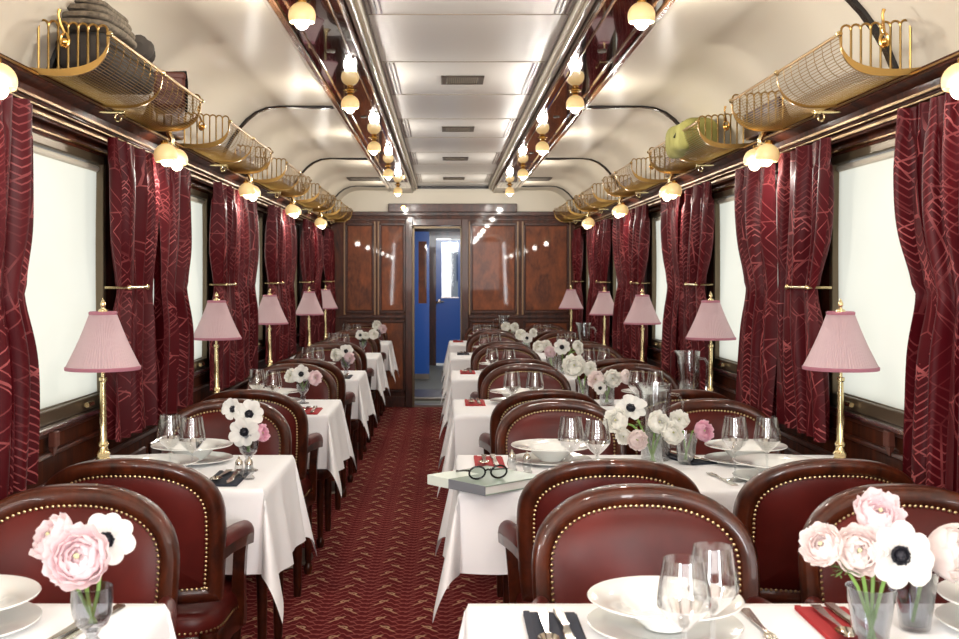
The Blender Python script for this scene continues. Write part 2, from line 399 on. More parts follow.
# beams
for s_ in (-1, 1):
    x0, x1 = CX+s_*.41, CX+s_*.665
    r = sempty('trim_%d' % (3 if s_ < 0 else 4))
    MB().box(x0+s_*.012, x1-s_*.03, Y0, Y1-.75, CZ+.90, CZ+.99, .006).build('board', 'beam', r, smooth=False)
    MB().box(x0+s_*.012, x1-s_*.03, Y1-.75, Y1, CZ+.90, CZ+.99, .006).build('board_end', 'white_paint', r, smooth=False)
    e = MB()
    e.box(x1-s_*.028, x1-s_*.004, Y0, Y1-.75, CZ+.893, CZ+.94, .004)
    e.box(x1-s_*.066, x1-s_*.056, Y0, Y1-.75, CZ+.893, CZ+.91, .003)
    e.box(x0+s_*.05, x0+s_*.058, Y0, Y1-.75, CZ+.893, CZ+.91, .003)
    e.box(x0+s_*.014, x0+s_*.024, Y0, Y1-.75, CZ+.893, CZ+.91, .003)
    e.build('brass_edge', 'beam_edge', r, smooth=False)
    w = MB(); w.box(x0-s_*.012, x0+s_*.01, Y0, Y1, CZ+.925, CZ+.99, .004); w.box(x0-s_*.032, x0-s_*.014, Y0, Y1, CZ+.945, CZ+.99, .004)
    w.box(x1-s_*.002, x1+s_*.02, Y0, Y1, CZ+.915, CZ+.95, .004)
    w.build('moulding', 'white_paint', r, smooth=False)
    g = MB()
    for kk in range(-2, 5):
        a = 4.07+.89+BAY*kk
        for dx in (.052, .070, .088): g.box(x0-s_*dx, x0-s_*(dx+.006), a+.03, a+.86, CZ+.970, CZ+.976)
    g.box(x0-s_*.010, x0-s_*.016, Y0, Y1-.1, CZ+.920, CZ+.926); g.box(x0-s_*.036, x0-s_*.042, Y0, Y1-.1, CZ+.968, CZ+.977)
    g.build('grille_strip', 'grey_strip', r, smooth=False)
    rs = MB()
    for kk in range(5): 
        cy = 4.36+BAY*kk; cxx = (x0+x1)/2
        rs.lathe([(.010, .0), (.011, -.005), (.017, -.005), (.019, 0)], 16, (cxx, cy, CZ+.9))
        rs.lathe([(.0095, -.001), (.0001, -.001)], 12, (cxx, cy, CZ+.9))
    rs.build('rosette', 'vent_dark', r)
# dark cross ribs of the coved sides
ti = 5
for Y in (.79, 3.37, 5.95, 8.53, 11.1):
    for s_ in (-1, 1):
        mb = MB(); pts = [(.665, .93)]+[p for p in prof[1:] if p[0] < 1.33]
        # densify
        rings = []
        for i, (rr, zz) in enumerate(pts):
            x = CX+s_*rr; z = CZ+zz
            dx, dz = (0, 1) if rr < .95 else ((1.0, .6) if rr < 1.2 else (1, .25)); L = math.hypot(dx, dz); dx /= L; dz /= L
            o = .012; i_ = -.014
            rings.append([(x+s_*dx*-i_*-1 if False else x-s_*dx*.014, Y-.017, z-dz*.014), (x-s_*dx*.014, Y+.017, z-dz*.014), (x+s_*dx*.012, Y+.017, z+dz*.012), (x+s_*dx*.012, Y-.017, z+dz*.012)])
        mb.loft(rings, True, True); struct('trim_%d' % ti, mb, 'dark_rib', smooth=True); ti += 1
struct('trim_%d' % ti, MB().box(CX-.41, CX+.41, Y1-.03, Y1-.01, CZ+.945, CZ+.975), 'dark_rib'); ti += 1

# side wall mouldings
for s_ in (-1, 1):
    X = XL if s_ < 0 else XR; q = -s_
    r = sempty('trim_%d' % ti); ti += 1
    c = MB()
    c.prism_y([(X, 1.86), (X+q*.03, 1.86), (X+q*.035, 1.885), (X+q*.06, 1.895), (X+q*.065, 1.93), (X+q*.10, 1.945), (X+q*.10, 1.965), (X+q*.07, 1.975), (X+q*.05, 1.99), (X, 1.99)], Y0, Y1)
    c.box(X, X+q*.045, Y0, Y1, 1.99, 2.03, .004)
    c.build('cornice', 'mahogany_side', r, smooth=False)
    b = MB(); b.box(X+q*.034, X+q*.041, Y0, Y1, 1.868, 1.877); b.box(X+q*.066, X+q*.072, Y0, Y1, 1.90, 1.908); b.box(X+q*.1, X+q*.105, Y0, Y1, 1.953, 1.959); b.box(X+q*.058, X+q*.064, Y0, Y1, 1.884, 1.888); b.box(X+q*.045, X+q*.05, Y0, Y1, 2.0, 2.006); b.box(X+q*.0, X+q*.008, Y0, Y1, 1.832, 1.838)
    b.build('brass_bead', 'brass_dark', r, smooth=False)
    # wainscot: ledge under the windows, panels, skirting
    w = MB(); w.box(X, X+q*.022, Y0, Y1, .80, .815, .003); w.box(X, X+q*.014, Y0, Y1, .865, .878, .003)
    w.box(X, X+q*.02, Y0, Y1, 0, .12, .004); w.box(X, X+q*.014, Y0, Y1, .70, .72, .003)
    for cc in WC:
        w.box(X, X+q*.012, cc-WH+.03, cc+WH-.03, .16, .66, .006); w.box(X, X+q*.012, cc+WH+.05, cc+BAY-WH-.05, .16, .66, .006)
    w.build('wainscot', 'mahogany', r, smooth=False)
# marquetry piers between the windows
for s_ in (-1, 1):
    X = XL if s_ < 0 else XR; q = -s_
    for kk, cc in enumerate(WC[:-1]):
        pc = cc+BAY/2; r = sempty('trim_%d' % ti); ti += 1
        MB().box(X, X+q*.03, pc-.125, pc+.125, .82, 1.86, .004).build('pilaster', 'mahogany', r, smooth=False)
        MB().box(X+q*.029, X+q*.034, pc-.085, pc+.085, .90, 1.80, .002).build('inlay_panel', 'marquetry', r, smooth=False)
        b = MB()
        for dy in (-.10, .10): b.box(X+q*.02, X+q*.042, pc+dy-.004, pc+dy+.004, .84, 1.86)
        b.build('brass_strip', 'brass_dark', r, smooth=False)

# windows
wi = 1
for s_ in (-1, 1):
    X = XL if s_ < 0 else XR; q = -s_
    for kk, cc in enumerate(WC):
        if kk == 0: pass
        r = sempty('window_%d' % wi); wi += 1
        f = MB(); a, b = cc-WH, cc+WH
        f.box(X-q*.05, X+q*.006, a, b, WZ0, WZ0+.045, .003); f.box(X-q*.05, X+q*.006, a, b, WZ1-.03, WZ1, .003)
        f.box(X-q*.05, X+q*.006, a, a+.03, WZ0, WZ1, .003); f.box(X-q*.05, X+q*.006, b-.03, b, WZ0, WZ1, .003)
        f.build('window_frame', 'bronze', r, smooth=False)
        g = MB(); g.box(X-q*.062, X-q*.058, a+.01, b-.01, WZ0+.01, WZ1-.01); g.build('pane', 'pane', r, smooth=False)
        l = MB(); l.box(X+q*.0, X+q*.032, a-.02, b+.02, .882, .899, .004); l.build('sill_rail', 'alu', r, smooth=False)
        h = MB()
        for dy in (-.36, .36):
            h.tube([(X+q*.006, cc+dy, .925), (X+q*.022, cc+dy, .925)], .006, 8); h.tube([(X+q*.022, cc+dy-.03, .925), (X+q*.022, cc+dy+.03, .925)], .009, 10)
        h.build('window_catch', 'brass_pale', r)
        if kk >= 3 or True:
            t = MB(); t.box(X+q*.012, X+q*.036, cc-.022, cc+.022, .83, .88, .003)
            t.loft([[(X+q*.014, cc-.022, .83), (X+q*.03, cc-.022, .83), (X+q*.03, cc+.022, .83), (X+q*.014, cc+.022, .83)], [(X+q*.014, cc-.004, .80), (X+q*.024, cc-.004, .80), (X+q*.024, cc+.004, .80), (X+q*.014, cc+.004, .80)]])
            t.build('strap_latch', 'brown_leather', r)
def ordn(i): return ['nearest', 'second', 'third', 'fourth', 'fifth', 'farthest'][i]
wordw = {3: 'first', 4: 'second', 5: 'third', 6: 'fourth', 7: 'fifth'}
for s_, side in ((-1, 'left'), (1, 'right')):
    X = XL if s_ < 0 else XR; q = -s_
    for kk, cc in enumerate(WC):
        lab = 'cream cloth roller blind drawn down over the %s visible window of the %s wall' % (wordw.get(kk, 'unseen'), side) if kk >= 3 else 'cream cloth roller blind over a window beside the camera on the %s wall' % side
        r = empty('roller_blind', (X-q*.02, cc, WZ1-.03), lab, 'blind', 'cream roller blinds on the %s wall' % side)
        c = MB(); c.grid(lambda u, v: (.006*math.sin(u*9+kk)*math.sin(v*4)*(1), (u-.5)*(2*WH-.066), -.012-v*(WZ1-WZ0-.075)), 26, 12); c.build('blind_cloth', 'blind', r)
        MB().tube([(0, -WH+.035, -.015), (0, WH-.035, -.015)], .012, 10).build('roller', 'white_paint', r)
        MB().box(-.006, .006, -WH+.035, WH-.035, -(WZ1-WZ0-.075)-.014, -(WZ1-WZ0-.075)+.004, .002).build('bottom_bar', 'bronze', r, smooth=False)

# ------------------------------------------------------------------ end wall with doorway
DX0, DX1, DZ = -.345, .175, 1.925
mb = MB(); mb.box(XL-.07, DX0-.02, Y1, Y1+.07, 0, 2.07); mb.box(DX1+.02, XR+.07, Y1, Y1+.07, 0, 2.07); mb.box(DX0-.02, DX1+.02, Y1, Y1+.07, DZ+.02, 2.07)
struct('wall_end', mb, 'mahogany_wall')
struct('wall_lunette', MB().box(XL-.07, XR+.07, Y1+.0, Y1+.07, 2.07, 2.5), 'white_paint')
r = sempty('trim_%d' % ti); ti += 1
c = MB(); c.box(XL, XR, Y1-.03, Y1, 2.03, 2.075, .004); c.box(XL, XR, Y1-.014, Y1, 1.985, 2.0, .003); c.build('cornice', 'mahogany', r, smooth=False)
MB().box(-.60, .76, Y1-.09, Y1, 2.065, 2.155, .006).build('pelmet_box', 'mahogany', r, smooth=False)
r = sempty('trim_%d' % ti); ti += 1
fr = MB(); pn = MB(); bd = MB()
pan = [(-1.06, -.75), (-.70, -.42), (.265, .765), (.83, 1.32)]
for a, b in pan:
    for z0, z1 in ((1.0, 1.95), (.16, .92)):
        pn.box(a+.03, b-.03, Y1-.008, Y1, z0+.03, z1-.03, .002)
        for (p, q_, m_, n_) in ((a, b, z0, z0+.02), (a, b, z1-.02, z1), (a, a+.02, z0, z1), (b-.02, b, z0, z1)): fr.box(p, q_, Y1-.018, Y1, m_, n_, .003)
    for xx in (a-.006, b+.006): bd.box(xx-.008, xx+.008, Y1-.016, Y1, .98, 1.97)
fr.build('panel_moulding', 'mahogany', r, smooth=False); pn.build('panel_veneer', 'veneer', r, smooth=False)
bd.build('brass_bead', simple('pale_bead', (150, 112, 76), .35, 0), r, smooth=False)
MB().box(XL, DX0-.08, Y1-.02, Y1, 0, .11, .004).box(DX1+.08, XR, Y1-.02, Y1, 0, .11, .004).box(XL, DX0-.08, Y1-.016, Y1, .945, .975, .004).box(DX1+.08, XR, Y1-.016, Y1, .945, .975, .004).build('rail', 'mahogany', r, smooth=False)
# door frame
r = sempty('door_1', (0, Y1, 0))
j = MB(); j.box(DX0-.075, DX0, -.03, .09, 0, DZ+.075, .005); j.box(DX1, DX1+.075, -.03, .09, 0, DZ+.075, .005); j.box(DX0, DX1, -.03, .09, DZ, DZ+.075, .005)
j.build('door_casing', 'mahogany', r, smooth=False)
j = MB(); j.box(DX0, DX0+.022, -.035, .05, 0, DZ); j.box(DX1-.012, DX1, -.035, .05, 0, DZ); j.box(DX0, DX1, -.035, .05, DZ-.03, DZ-.008); j.build('metal_jamb', 'bronze', r, smooth=False)
MB().box(DX0, DX1, -.01, .12, .0, .02).build('threshold', 'steel', r, smooth=False)
# small lamp on the lintel
o = empty('lintel_lamp', (-.44, Y1-.092, 2.11), 'small round lit lamp on the dark box above the doorway', 'lamp')
MB().lathe([(.0, 0), (.028, 0), (.03, .006), (.02, .012)], 16, M4=Matrix.Rotation(PI/2, 4, 'X')).build('lamp_collar', 'brass', o)
MB().sphere((0, -.012, 0), .016, 12, 8).build('bulb', 'bulb', o)
# vestibule
v = sempty('wall_vestibule')
MB().box(-1.0, -.95, Y1+.07, 19, 0, 2.3).box(.85, .9, Y1+.07, 19, 0, 2.3).box(-1, .9, Y1+.07, 19, 2.1, 2.15).build('vestibule_lining', 'mahogany_wall', v, smooth=False)
MB().box(-1, .9, Y1+.02, 19, -.06, 0).build('vestibule_floor', 'grey_floor', v, smooth=False)
MB().box(-.6, .6, 12.3, 13.2, .0, .035, .01).build('gangway_plate', 'steel', v, smooth=False)
area('vestibule_fill', (.3, 12.8, 2.05), (.5, 0, 0), .8, .6, 34, (.95, .98, 1)); area('corridor_fill', (.1, 15.6, 2.05), (.6, 0, 0), .8, .5, 16, (.95, .98, 1))  # added fill lights under the vestibule ceiling, brighten the blue doors
# left blue leaf
r = sempty('door_2', (-.41, 14.7, 0))
d = MB(); d.box(0, .055, 0, .04, .02, 1.99); d.box(.165, .20, 0, .04, .02, 1.99); d.box(.055, .165, 0, .04, .02, 1.03); d.box(.055, .165, 0, .04, 1.86, 1.99)
d.build('door_leaf', 'blue_door', r, smooth=False)
MB().box(.055, .165, .012, .02, 1.03, 1.86).build('wood_infill', 'veneer', r, smooth=False)
MB().box(0, .2, -.006, 0, .02, .09).build('kick_plate', 'steel', r, smooth=False)
r = sempty('door_3', (-.14, 17.3, 0))
mb = MB(); mb.box(-1.2, 0, .0, .05, 0, 2.2); mb.box(.40, 1.3, 0, .05, 0, 2.2); mb.box(0, .4, 0, .05, 1.99, 2.2); mb.box(-.11, -.0, -.05, .0, 0, 2.0)
mb.build('door_surround', 'mahogany', r, smooth=False)
d = MB(); d.box(.0, .09, 0, .045, .03, 1.97); d.box(.345, .40, 0, .045, .03, 1.97); d.box(.09, .345, 0, .045, .03, 1.07); d.box(.09, .345, 0, .045, 1.93, 1.97)
d.build('door_leaf', 'blue_door', r, smooth=False)
MB().box(.09, .345, .02, .024, 1.07, 1.93).build('pane', 'pane', r, smooth=False)
MB().box(.08, .36, -.012, 0, 1.055, 1.075).build('glazing_bar', 'alu', r, smooth=False)
hd = MB(); hd.box(.03, .07, -.02, 0, .98, 1.04, .004); hd.tube([(.05, -.03, 1.0), (.12, -.03, 1.0)], .012, 8); hd.sphere((.02, -.03, .99), .022, 10, 8); hd.build('handle', 'silver', r)
# neighbouring wagon seen through the far pane
o = empty('railway_wagon', (.55, 24, 0), 'dark neighbouring carriage end seen through the far blue door window', 'railway wagon')
MB().box(-.42, .3, 0, .3, -.1, 2.15, .02).build('body', simple('wagon_grey', (96, 104, 116), .5), o, smooth=False)
MB().box(-.42, .3, -.05, .35, 2.15, 2.5, .04).build('roof', simple('wagon_roof', (170, 176, 176), .6), o, smooth=False)
MB().box(-.3, .2, -.01, 0, 1.3, 1.9).build('window', simple('wagon_window', (30, 50, 90), .1), o, smooth=False)
struct('trim_90', MB().box(-2, 3, 19, 40, -.3, -.1), 'grey_floor')

# ceiling vents
def vent(w, d):
    def f():
        r = empty('ceiling_vent', (0, 0, 0), 'x', 'vent')
        fm = MB(); t = .012
        for b in ((-w/2, w/2, -d/2, -d/2+t), (-w/2, w/2, d/2-t, d/2), (-w/2, -w/2+t*2.4, -d/2, d/2), (w/2-t*2.4, w/2, -d/2, d/2)): fm.box(*b, -.008, 0, .002)
        fm.build('frame', 'vent_dark', r, smooth=False)
        MB().box(-w/2, w/2, -d/2, d/2, -.002, -.001).build('backing', 'black_metal', r, smooth=False)
        s = MB(); k = 16
        for i in range(k):
            x = -w/2+t*2.4+(w-t*4.8)*(i+.5)/k; s.box(x-.0018, x+.0018, -d/2+t, d/2-t, -.006, -.0015)
        s.build('slats', 'joint', r, smooth=False); return r
    return f
kv = Kind(vent(.21, .21))
for k_, Y in enumerate([5.40+BAY*i for i in range(4)]):
    kv((CX, Y, CZ+.975), 'small dark slatted vent in the white centre ceiling, %s of four from the camera' % ['first', 'second', 'third', 'last'][k_], 'vent', 'vents along the centre ceiling')
kw = Kind(vent(.34, .30))
kw((-.74, 10.3, CZ+.9295), 'wide dark vent in the left side ceiling near the end wall', 'vent', 'side ceiling vents')
kw((.82, 10.3, CZ+.9295), 'wide dark vent in the right side ceiling near the end wall', 'vent', 'side ceiling vents')

# ------------------------------------------------------------------ globe lights
def globe_parts(r, c, ax, R=.044):
    """frosted glass cup with a bulb poking out along ax"""
    q = Vector(ax).normalized().to_track_quat('Z', 'Y').to_matrix().to_4x4(); T = Matrix.Translation(c) @ q
    pr = [(R*math.sin(t), -R*math.cos(t)) for t in [.25+i*(2.05-.25)/9 for i in range(10)]]; inn = [(a*.93, b*.93+.001) for a, b in reversed(pr)]
    g = MB().lathe([(.011, -R-.004)]+pr+inn, 20, M4=T).build('glass_shade', 'globe', r)
    b = MB(); b.sphere((0, 0, 0), .024, 12, 8); b.v = [tuple(T @ (Vector(p)+Vector((0, 0, R*.45)))) for p in b.v]; b.build('bulb', 'bulb', r)
    MB().lathe([(.0001, -R-.012), (.014, -R-.012), (.016, -R-.002), (.012, -R+.004)], 14, M4=T).build('socket', 'brass', r)
def plight(loc, W, colr=(1, .945, .87), rad=.03, name='globe_glow'):
    l = bpy.data.lights.new(name, 'POINT'); l.energy = W; l.color = colr; l.shadow_soft_size = rad
    o = bpy.data.objects.new(name, l); col.objects.link(o); o.location = loc; return o
def mk_ceil():
    r = empty('ceiling_globe_light', (0, 0, 0), 'x', 'ceiling light')
    MB().lathe([(.0001, -.004), (.03, -.004), (.034, 0)][::-1]+[(.024, -.008), (.012, -.014), (.010, -.026), (.014, -.028)], 20).build('brass_mount', 'brass', r)
    globe_parts(r, (0, 0, -.066), (0, 0, -1)); return r
kc = Kind(mk_ceil)
for s_, side in ((-1, 'left'), (1, 'right')):
    for k_ in range(-2, 5):
        Y = 3.5+BAY*k_; X = CX+s_*.54
        if k_ >= 0: kc((X, Y, CZ+.90), 'lit frosted globe under the %s ceiling beam, %s of five from the camera' % (side, ['first', 'second', 'third', 'fourth', 'last'][k_]), 'ceiling light', 'globe lights under the %s ceiling beam' % side)
        plight((X, Y, CZ+.90-.125), CEIL_W)
def mk_sconce():
    # local +x points into the room, wall at x=0
    r = empty('wall_globe_light', (0, 0, 0), 'x', 'wall light')
    MB().box(.0, .02, -.03, .03, .10, .17, .006).build('backplate', 'brass', r, smooth=False)
    MB().tube([(.01, 0, .135), (.06, 0, .15), (.11, 0, .12), (.135, 0, .07), (.13, 0, .05)], [.009, .010, .011, .011, .012], 10).tube([(.13, -.085, .042), (.13, 0, .055), (.13, .085, .042)], .008, 8).build('arm', 'brass_pale', r)
    for dy in (-.085, .085): globe_parts(r, (.13+ (0 if dy < 0 else .0), dy, -.002), (.12, .0, -1), .047)
    return r
ks = Kind(mk_sconce)
for s_, side in ((-1, 'left'), (1, 'right')):
    X = XL+.045 if s_ < 0 else XR-.045
    for k_ in range(-2, 5):
        Y = 4.42+BAY*k_ if k_ >= 0 else 2.62+BAY*(k_+1)
        if k_ > 3: continue
        if k_ >= -1: ks((X, Y, 1.855), 'pair of lit frosted globes on a brass arm, %s along the %s wall' % (['first', 'second', 'third', 'fourth', 'fifth', 'last'][k_+1], side), 'wall light', 'twin globe lights along the %s wall' % side, rz=0 if s_ < 0 else PI)
        plight((X-s_*.15, Y, 1.79), SCONCE_W)

# ------------------------------------------------------------------ luggage racks
RL = 1.20
def rack_mesh(s_):
    def f():
        r = empty('luggage_rack', (0, 0, 0), 'x', 'rack')
        W = .25 if s_ < 0 else .25   # local: x from wall into the room (0..W), z 0 = base
        def pf(t):
            P0, P1, P2, P3 = (0, .0), (.14, -.03), (.25, -.02), (W, .10)
            a = (1-t)**3; b = 3*t*(1-t)**2; c = 3*t*t*(1-t); d = t**3
            return (-s_*(a*P0[0]+b*P1[0]+c*P2[0]+d*P3[0]), a*P0[1]+b*P1[1]+c*P2[1]+d*P3[1])
        # long rods of the basket
        rods = MB()
        for i in range(1, 27):
            t = i/27; x, z = pf(t); rods.tube([(x, -RL/2, z), (x, RL/2, z)], (.0017 if t > .5 else .0012), 4, False)
        rods.build('long_rods', 'brass_rack', r)
        net = MB()
        for i in range(1, 64):
            y = -RL/2+RL*i/64
            tmax = .58 if i % 4 else 1.0
            net.tube([(pf(tmax*k/9)[0], y, pf(tmax*k/9)[1]-.001) for k in range(10)], .0011, 4, False)
        net.build('cross_wires', 'brass_rack', r)
        x, z = pf(1)
        MB().tube([(x, -RL/2-.01, z), (x, RL/2+.01, z)], .0055, 8).build('front_rail', 'brass_rack', r)
        MB().tube([(-s_*.004, -RL/2, 0), (-s_*.004, RL/2, 0)], .005, 8).build('wall_rail', 'brass_rack', r)
        for y in (-RL/2, 0.0, RL/2):
            b = MB(); sec = []
            for k in range(17):
                x, z = pf(k/16); w = .009; 
                sec.append([(x, y-w/2, z-.008), (x, y+w/2, z-.008), (x, y+w/2, z+.003), (x, y-w/2, z+.003)])
            b.loft(sec); b.build('bracket', 'brass_rack', r)
            kn = MB().sphere((pf(1)[0], y, pf(1)[1]), .010, 10, 8); kn.build('rail_knob', 'brass_pale', r)
        # curled scroll beneath the middle bracket
        MB().tube([(-s_*(.10+.022*math.cos(a)*(1-a/9)), 0, -.055+.022*math.sin(a)*(1-a/9)) for a in [i*.5 for i in range(15)]], .004, 6).tube([(-s_*.0, 0, -.03), (-s_*.06, 0, -.035), (-s_*.12, 0, -.035)], .005, 6).build('scroll', 'brass_pale', r)
        # end railings with round arches
        for y in (-RL/2, RL/2):
            e = MB(); na = 7; xs = [.045+(W-.05)*(i/na) for i in range(na+1)]
            def zb(xx):
                best = min((abs(abs(pf(k/60)[0])-xx), pf(k/60)[1]) for k in range(61)); return best[1]
            tops = [.142-.018*(i/na) for i in range(na+1)]
            for i in range(na):
                xc = (xs[i]+xs[i+1])/2; rr = (xs[i+1]-xs[i])/2; zt = (tops[i]+tops[i+1])/2-rr
                zl = zb(xs[i]); zr = zb(xs[i+1])
                arc = [(-s_*(xc-rr*math.cos(a)), y, zt+rr*math.sin(a)) for a in [PI*k/8 for k in range(9)]]
                e.tube([(-s_*xs[i], y, min(zl, zt-.001))]+arc+([(-s_*xs[i+1], y, min(zr, zt-.001))]), .0036, 6)
            # thick curved foot of the railing
            sec = []
            for k in range(21):
                x, z = pf(k/20); h = .006+.010*math.sin(PI*min(1, k/20))
                sec.append([(x, y-.004, z-.006), (x, y+.004, z-.006), (x, y+.004, z+h), (x, y-.004, z+h)])
            e.loft(sec); e.build('end_railing', 'brass_rack', r)
            if y < 0:
                h = MB(); hx = -s_*W*.50
                h.tube([(hx+.012*math.cos(a), y-.012, .08+.020*math.sin(a)) for a in [2*PI*k/14 for k in range(14)]], .0045, 6, closed=True)
                h.tube([(hx, y-.012, .10), (hx-.008, y-.025, .125), (hx-.012, y-.03, .15), (hx-.008, y-.03, .165)], [.005, .0045, .004, .006], 6)
                h.sphere((hx, y-.012, .075), .011, 8, 6); h.build('coat_hook', 'brass', r)
        MB().box(-s_*.0, -s_*.05, RL/2+.03, BAY-RL/2-.03, .01, .13, .006).build('wall_block', 'mahogany', r, smooth=False)
        return r
    return f
RACKC = 3.78
for s_, side in ((-1, 'left'), (1, 'right')):
    kr = Kind(rack_mesh(s_)); X = XL+.055 if s_ < 0 else XR-.055
    for k_ in range(5):
        kr((X, RACKC+BAY*k_, 1.975), 'curved brass mesh luggage rack, %s from the camera on the %s wall' % (['first', 'second', 'third', 'fourth', 'last'][k_], side), 'luggage rack', 'brass racks along the %s wall' % side)

# ------------------------------------------------------------------ curtains
CZT, CZB, TIE = 1.868, .785, 1.335
def curtain_mesh(a, b, s_, pull, seed):
    """hangs between Y=a and Y=b; pull=+1 gathered towards larger Y at the tie, -1 smaller"""
    rnd = random.Random(seed); nf = 4.6+rnd.random(); ph = rnd.random()*6; w = b-a
    mb = MB(); L = w*2.0
    def fn(u, v):
        z = CZT-(CZT-CZB)*v; h = (z-TIE)
        tie = math.exp(-(h/.13)**2)
        if z > TIE: swell = 1-.14*v
        else: swell = .88+.06*min(1, (TIE-z)/.4)
        wide = swell*(1-.13*tie)
        if pull > 0: yy = b-w*wide*(1-u)
        else: yy = a+w*wide*u
        amp = .027*(1-.35*tie)*(.75 + .25*min(1, v*6)); fold = math.sin(2*PI*nf*u+ph+.35*math.sin(v*3+seed))
        fold2 = .5*math.sin(2*PI*nf*1.63*u+ph*2+v*2.4)+.2*math.sin(2*PI*nf*.47*u+ph*3)
        if v < .07: fold = fold*.75+.3*math.sin(2*PI*nf*3*u)
        xx = amp*(fold+fold2)+.006*math.sin(v*7+seed)
        yy += .010*math.sin(4*PI*nf*u+ph+1.0)*(1-tie*.5)
        return (xx, yy-(a+b)/2, z-CZB)
    mb.grid(fn, 84, 44, lambda u, v: (u*L, v*(CZT-CZB)))
    return mb
PIERS = [2.72]+[4.50+BAY*k for k in range(5)]
pw = ['nearest', 'second', 'third', 'fourth', 'fifth', 'farthest']
for s_, side in ((-1, 'left'), (1, 'right')):
    X = (XL+.085) if s_ < 0 else (XR-.085); Xw = XL+.04 if s_ < 0 else XR-.04; q = -s_
    for pi_, pc in enumerate(PIERS):
        for (da, db, pull, where) in ((-.62, -.03, 1, 'near'), (.03, .63, -1, 'far')):
            if pi_ == 0 and where == 'near': continue
            a, b = pc+da, pc+db-((.20 if s_ < 0 else .08) if pi_ == 0 else 0)
            if b > Y1-.02: b = Y1-.03
            if a > Y1-.3: continue
            lab = 'crimson patterned curtain on the %s side of the %s window pier of the %s wall' % (where, pw[pi_], side)
            r = empty('window_curtain', (X, (a+b)/2, CZB), lab, 'curtain', 'crimson curtains along the %s wall' % side)
            cu = curtain_mesh(a, b, s_, pull, pi_*7+(3 if where == 'far' else 0)+(50 if s_ > 0 else 0)).build('curtain_cloth', 'curtain', r, ang=80)
            # brass holdback bar
            if pull < 0: continue
            e = a+.14; e2 = a+.36
            c = MB(); xo = q*.040; m_ = (a+b)/2; zz = TIE-CZB
            c.tube([(xo, e-m_-pull*.01, zz), (xo, e2-m_, zz)], .006, 8); c.sphere((xo, e2-m_, zz), .011, 8, 6); c.sphere((xo, e-m_-pull*.01, zz), .009, 8, 6)
            c.tube([(xo, e-m_, zz), (-q*.05, e-m_-pull*.01, zz)], .005, 6); c.build('holdback_bar', 'brass_pale', r)

# ------------------------------------------------------------------ chairs
HW = .248
def back_outline():
    pts = []
    for i in range(13): t = i/12; z = .50+(.73-.50)*t; x = .232+(HW-.232)*math.sin(t*PI/2); pts.append((x, z))
    n_ = 2.4
    for i in range(1, 40):
        a = PI/2*(i/40); ca = math.cos(a)**(2/n_); sa = math.sin(a)**(2/n_); pts.append((HW*ca, .73+.17*sa))
    right = pts; left = [(-x, z) for x, z in reversed(pts)]
    bottom = [(-.232+.464*i/10, .50) for i in range(1, 10)]
    return right+[(0, .90)]+left+bottom
OUT = back_outline()
def inset(pts, d):
    n = len(pts); res = []
    for i in range(n):
        a = Vector(pts[i-1]); b = Vector(pts[(i+1) % n]); t = (b-a).normalized(); nn = Vector((-t.y, t.x)); p = Vector(pts[i])
        res.append((p+nn*d)[:])
    # pull bottom corners in
    return [(max(-HW+d, min(HW-d, x)), max(.50+d, z)) for x, z in res]
def m3(x, z, d):
    yb = .19+.075*(z-.50)/.4
    return (x, yb-.85*x*x+d, z)
def resample(pts, step):
    P_ = [Vector(p) for p in pts]+[Vector(pts[0])]; out = []; acc = 0
    for a, b in zip(P_, P_[1:]):
        L = (b-a).length; t = -acc
        while t+step <= L: t += step; out.append((a+(b-a)*(t/L))[:])
        acc = L-t
    return out
def nails(mb, pts3, nrm, r=.0043):
    for p, nn in zip(pts3, nrm):
        q = Vector(nn).to_track_quat('Z', 'Y').to_matrix().to_4x4(); T = Matrix.Translation(p) @ q
        rings = [[T @ Vector((r*math.cos(th)*math.cos(2*PI*i/7), r*math.cos(th)*math.sin(2*PI*i/7), r*.6*math.sin(th))) for i in range(7)] for th in (0, .6, 1.15)]
        mb.loft(rings, True, False); o = len(mb.v)-7; mb.f.append(tuple(range(o, o+7)))
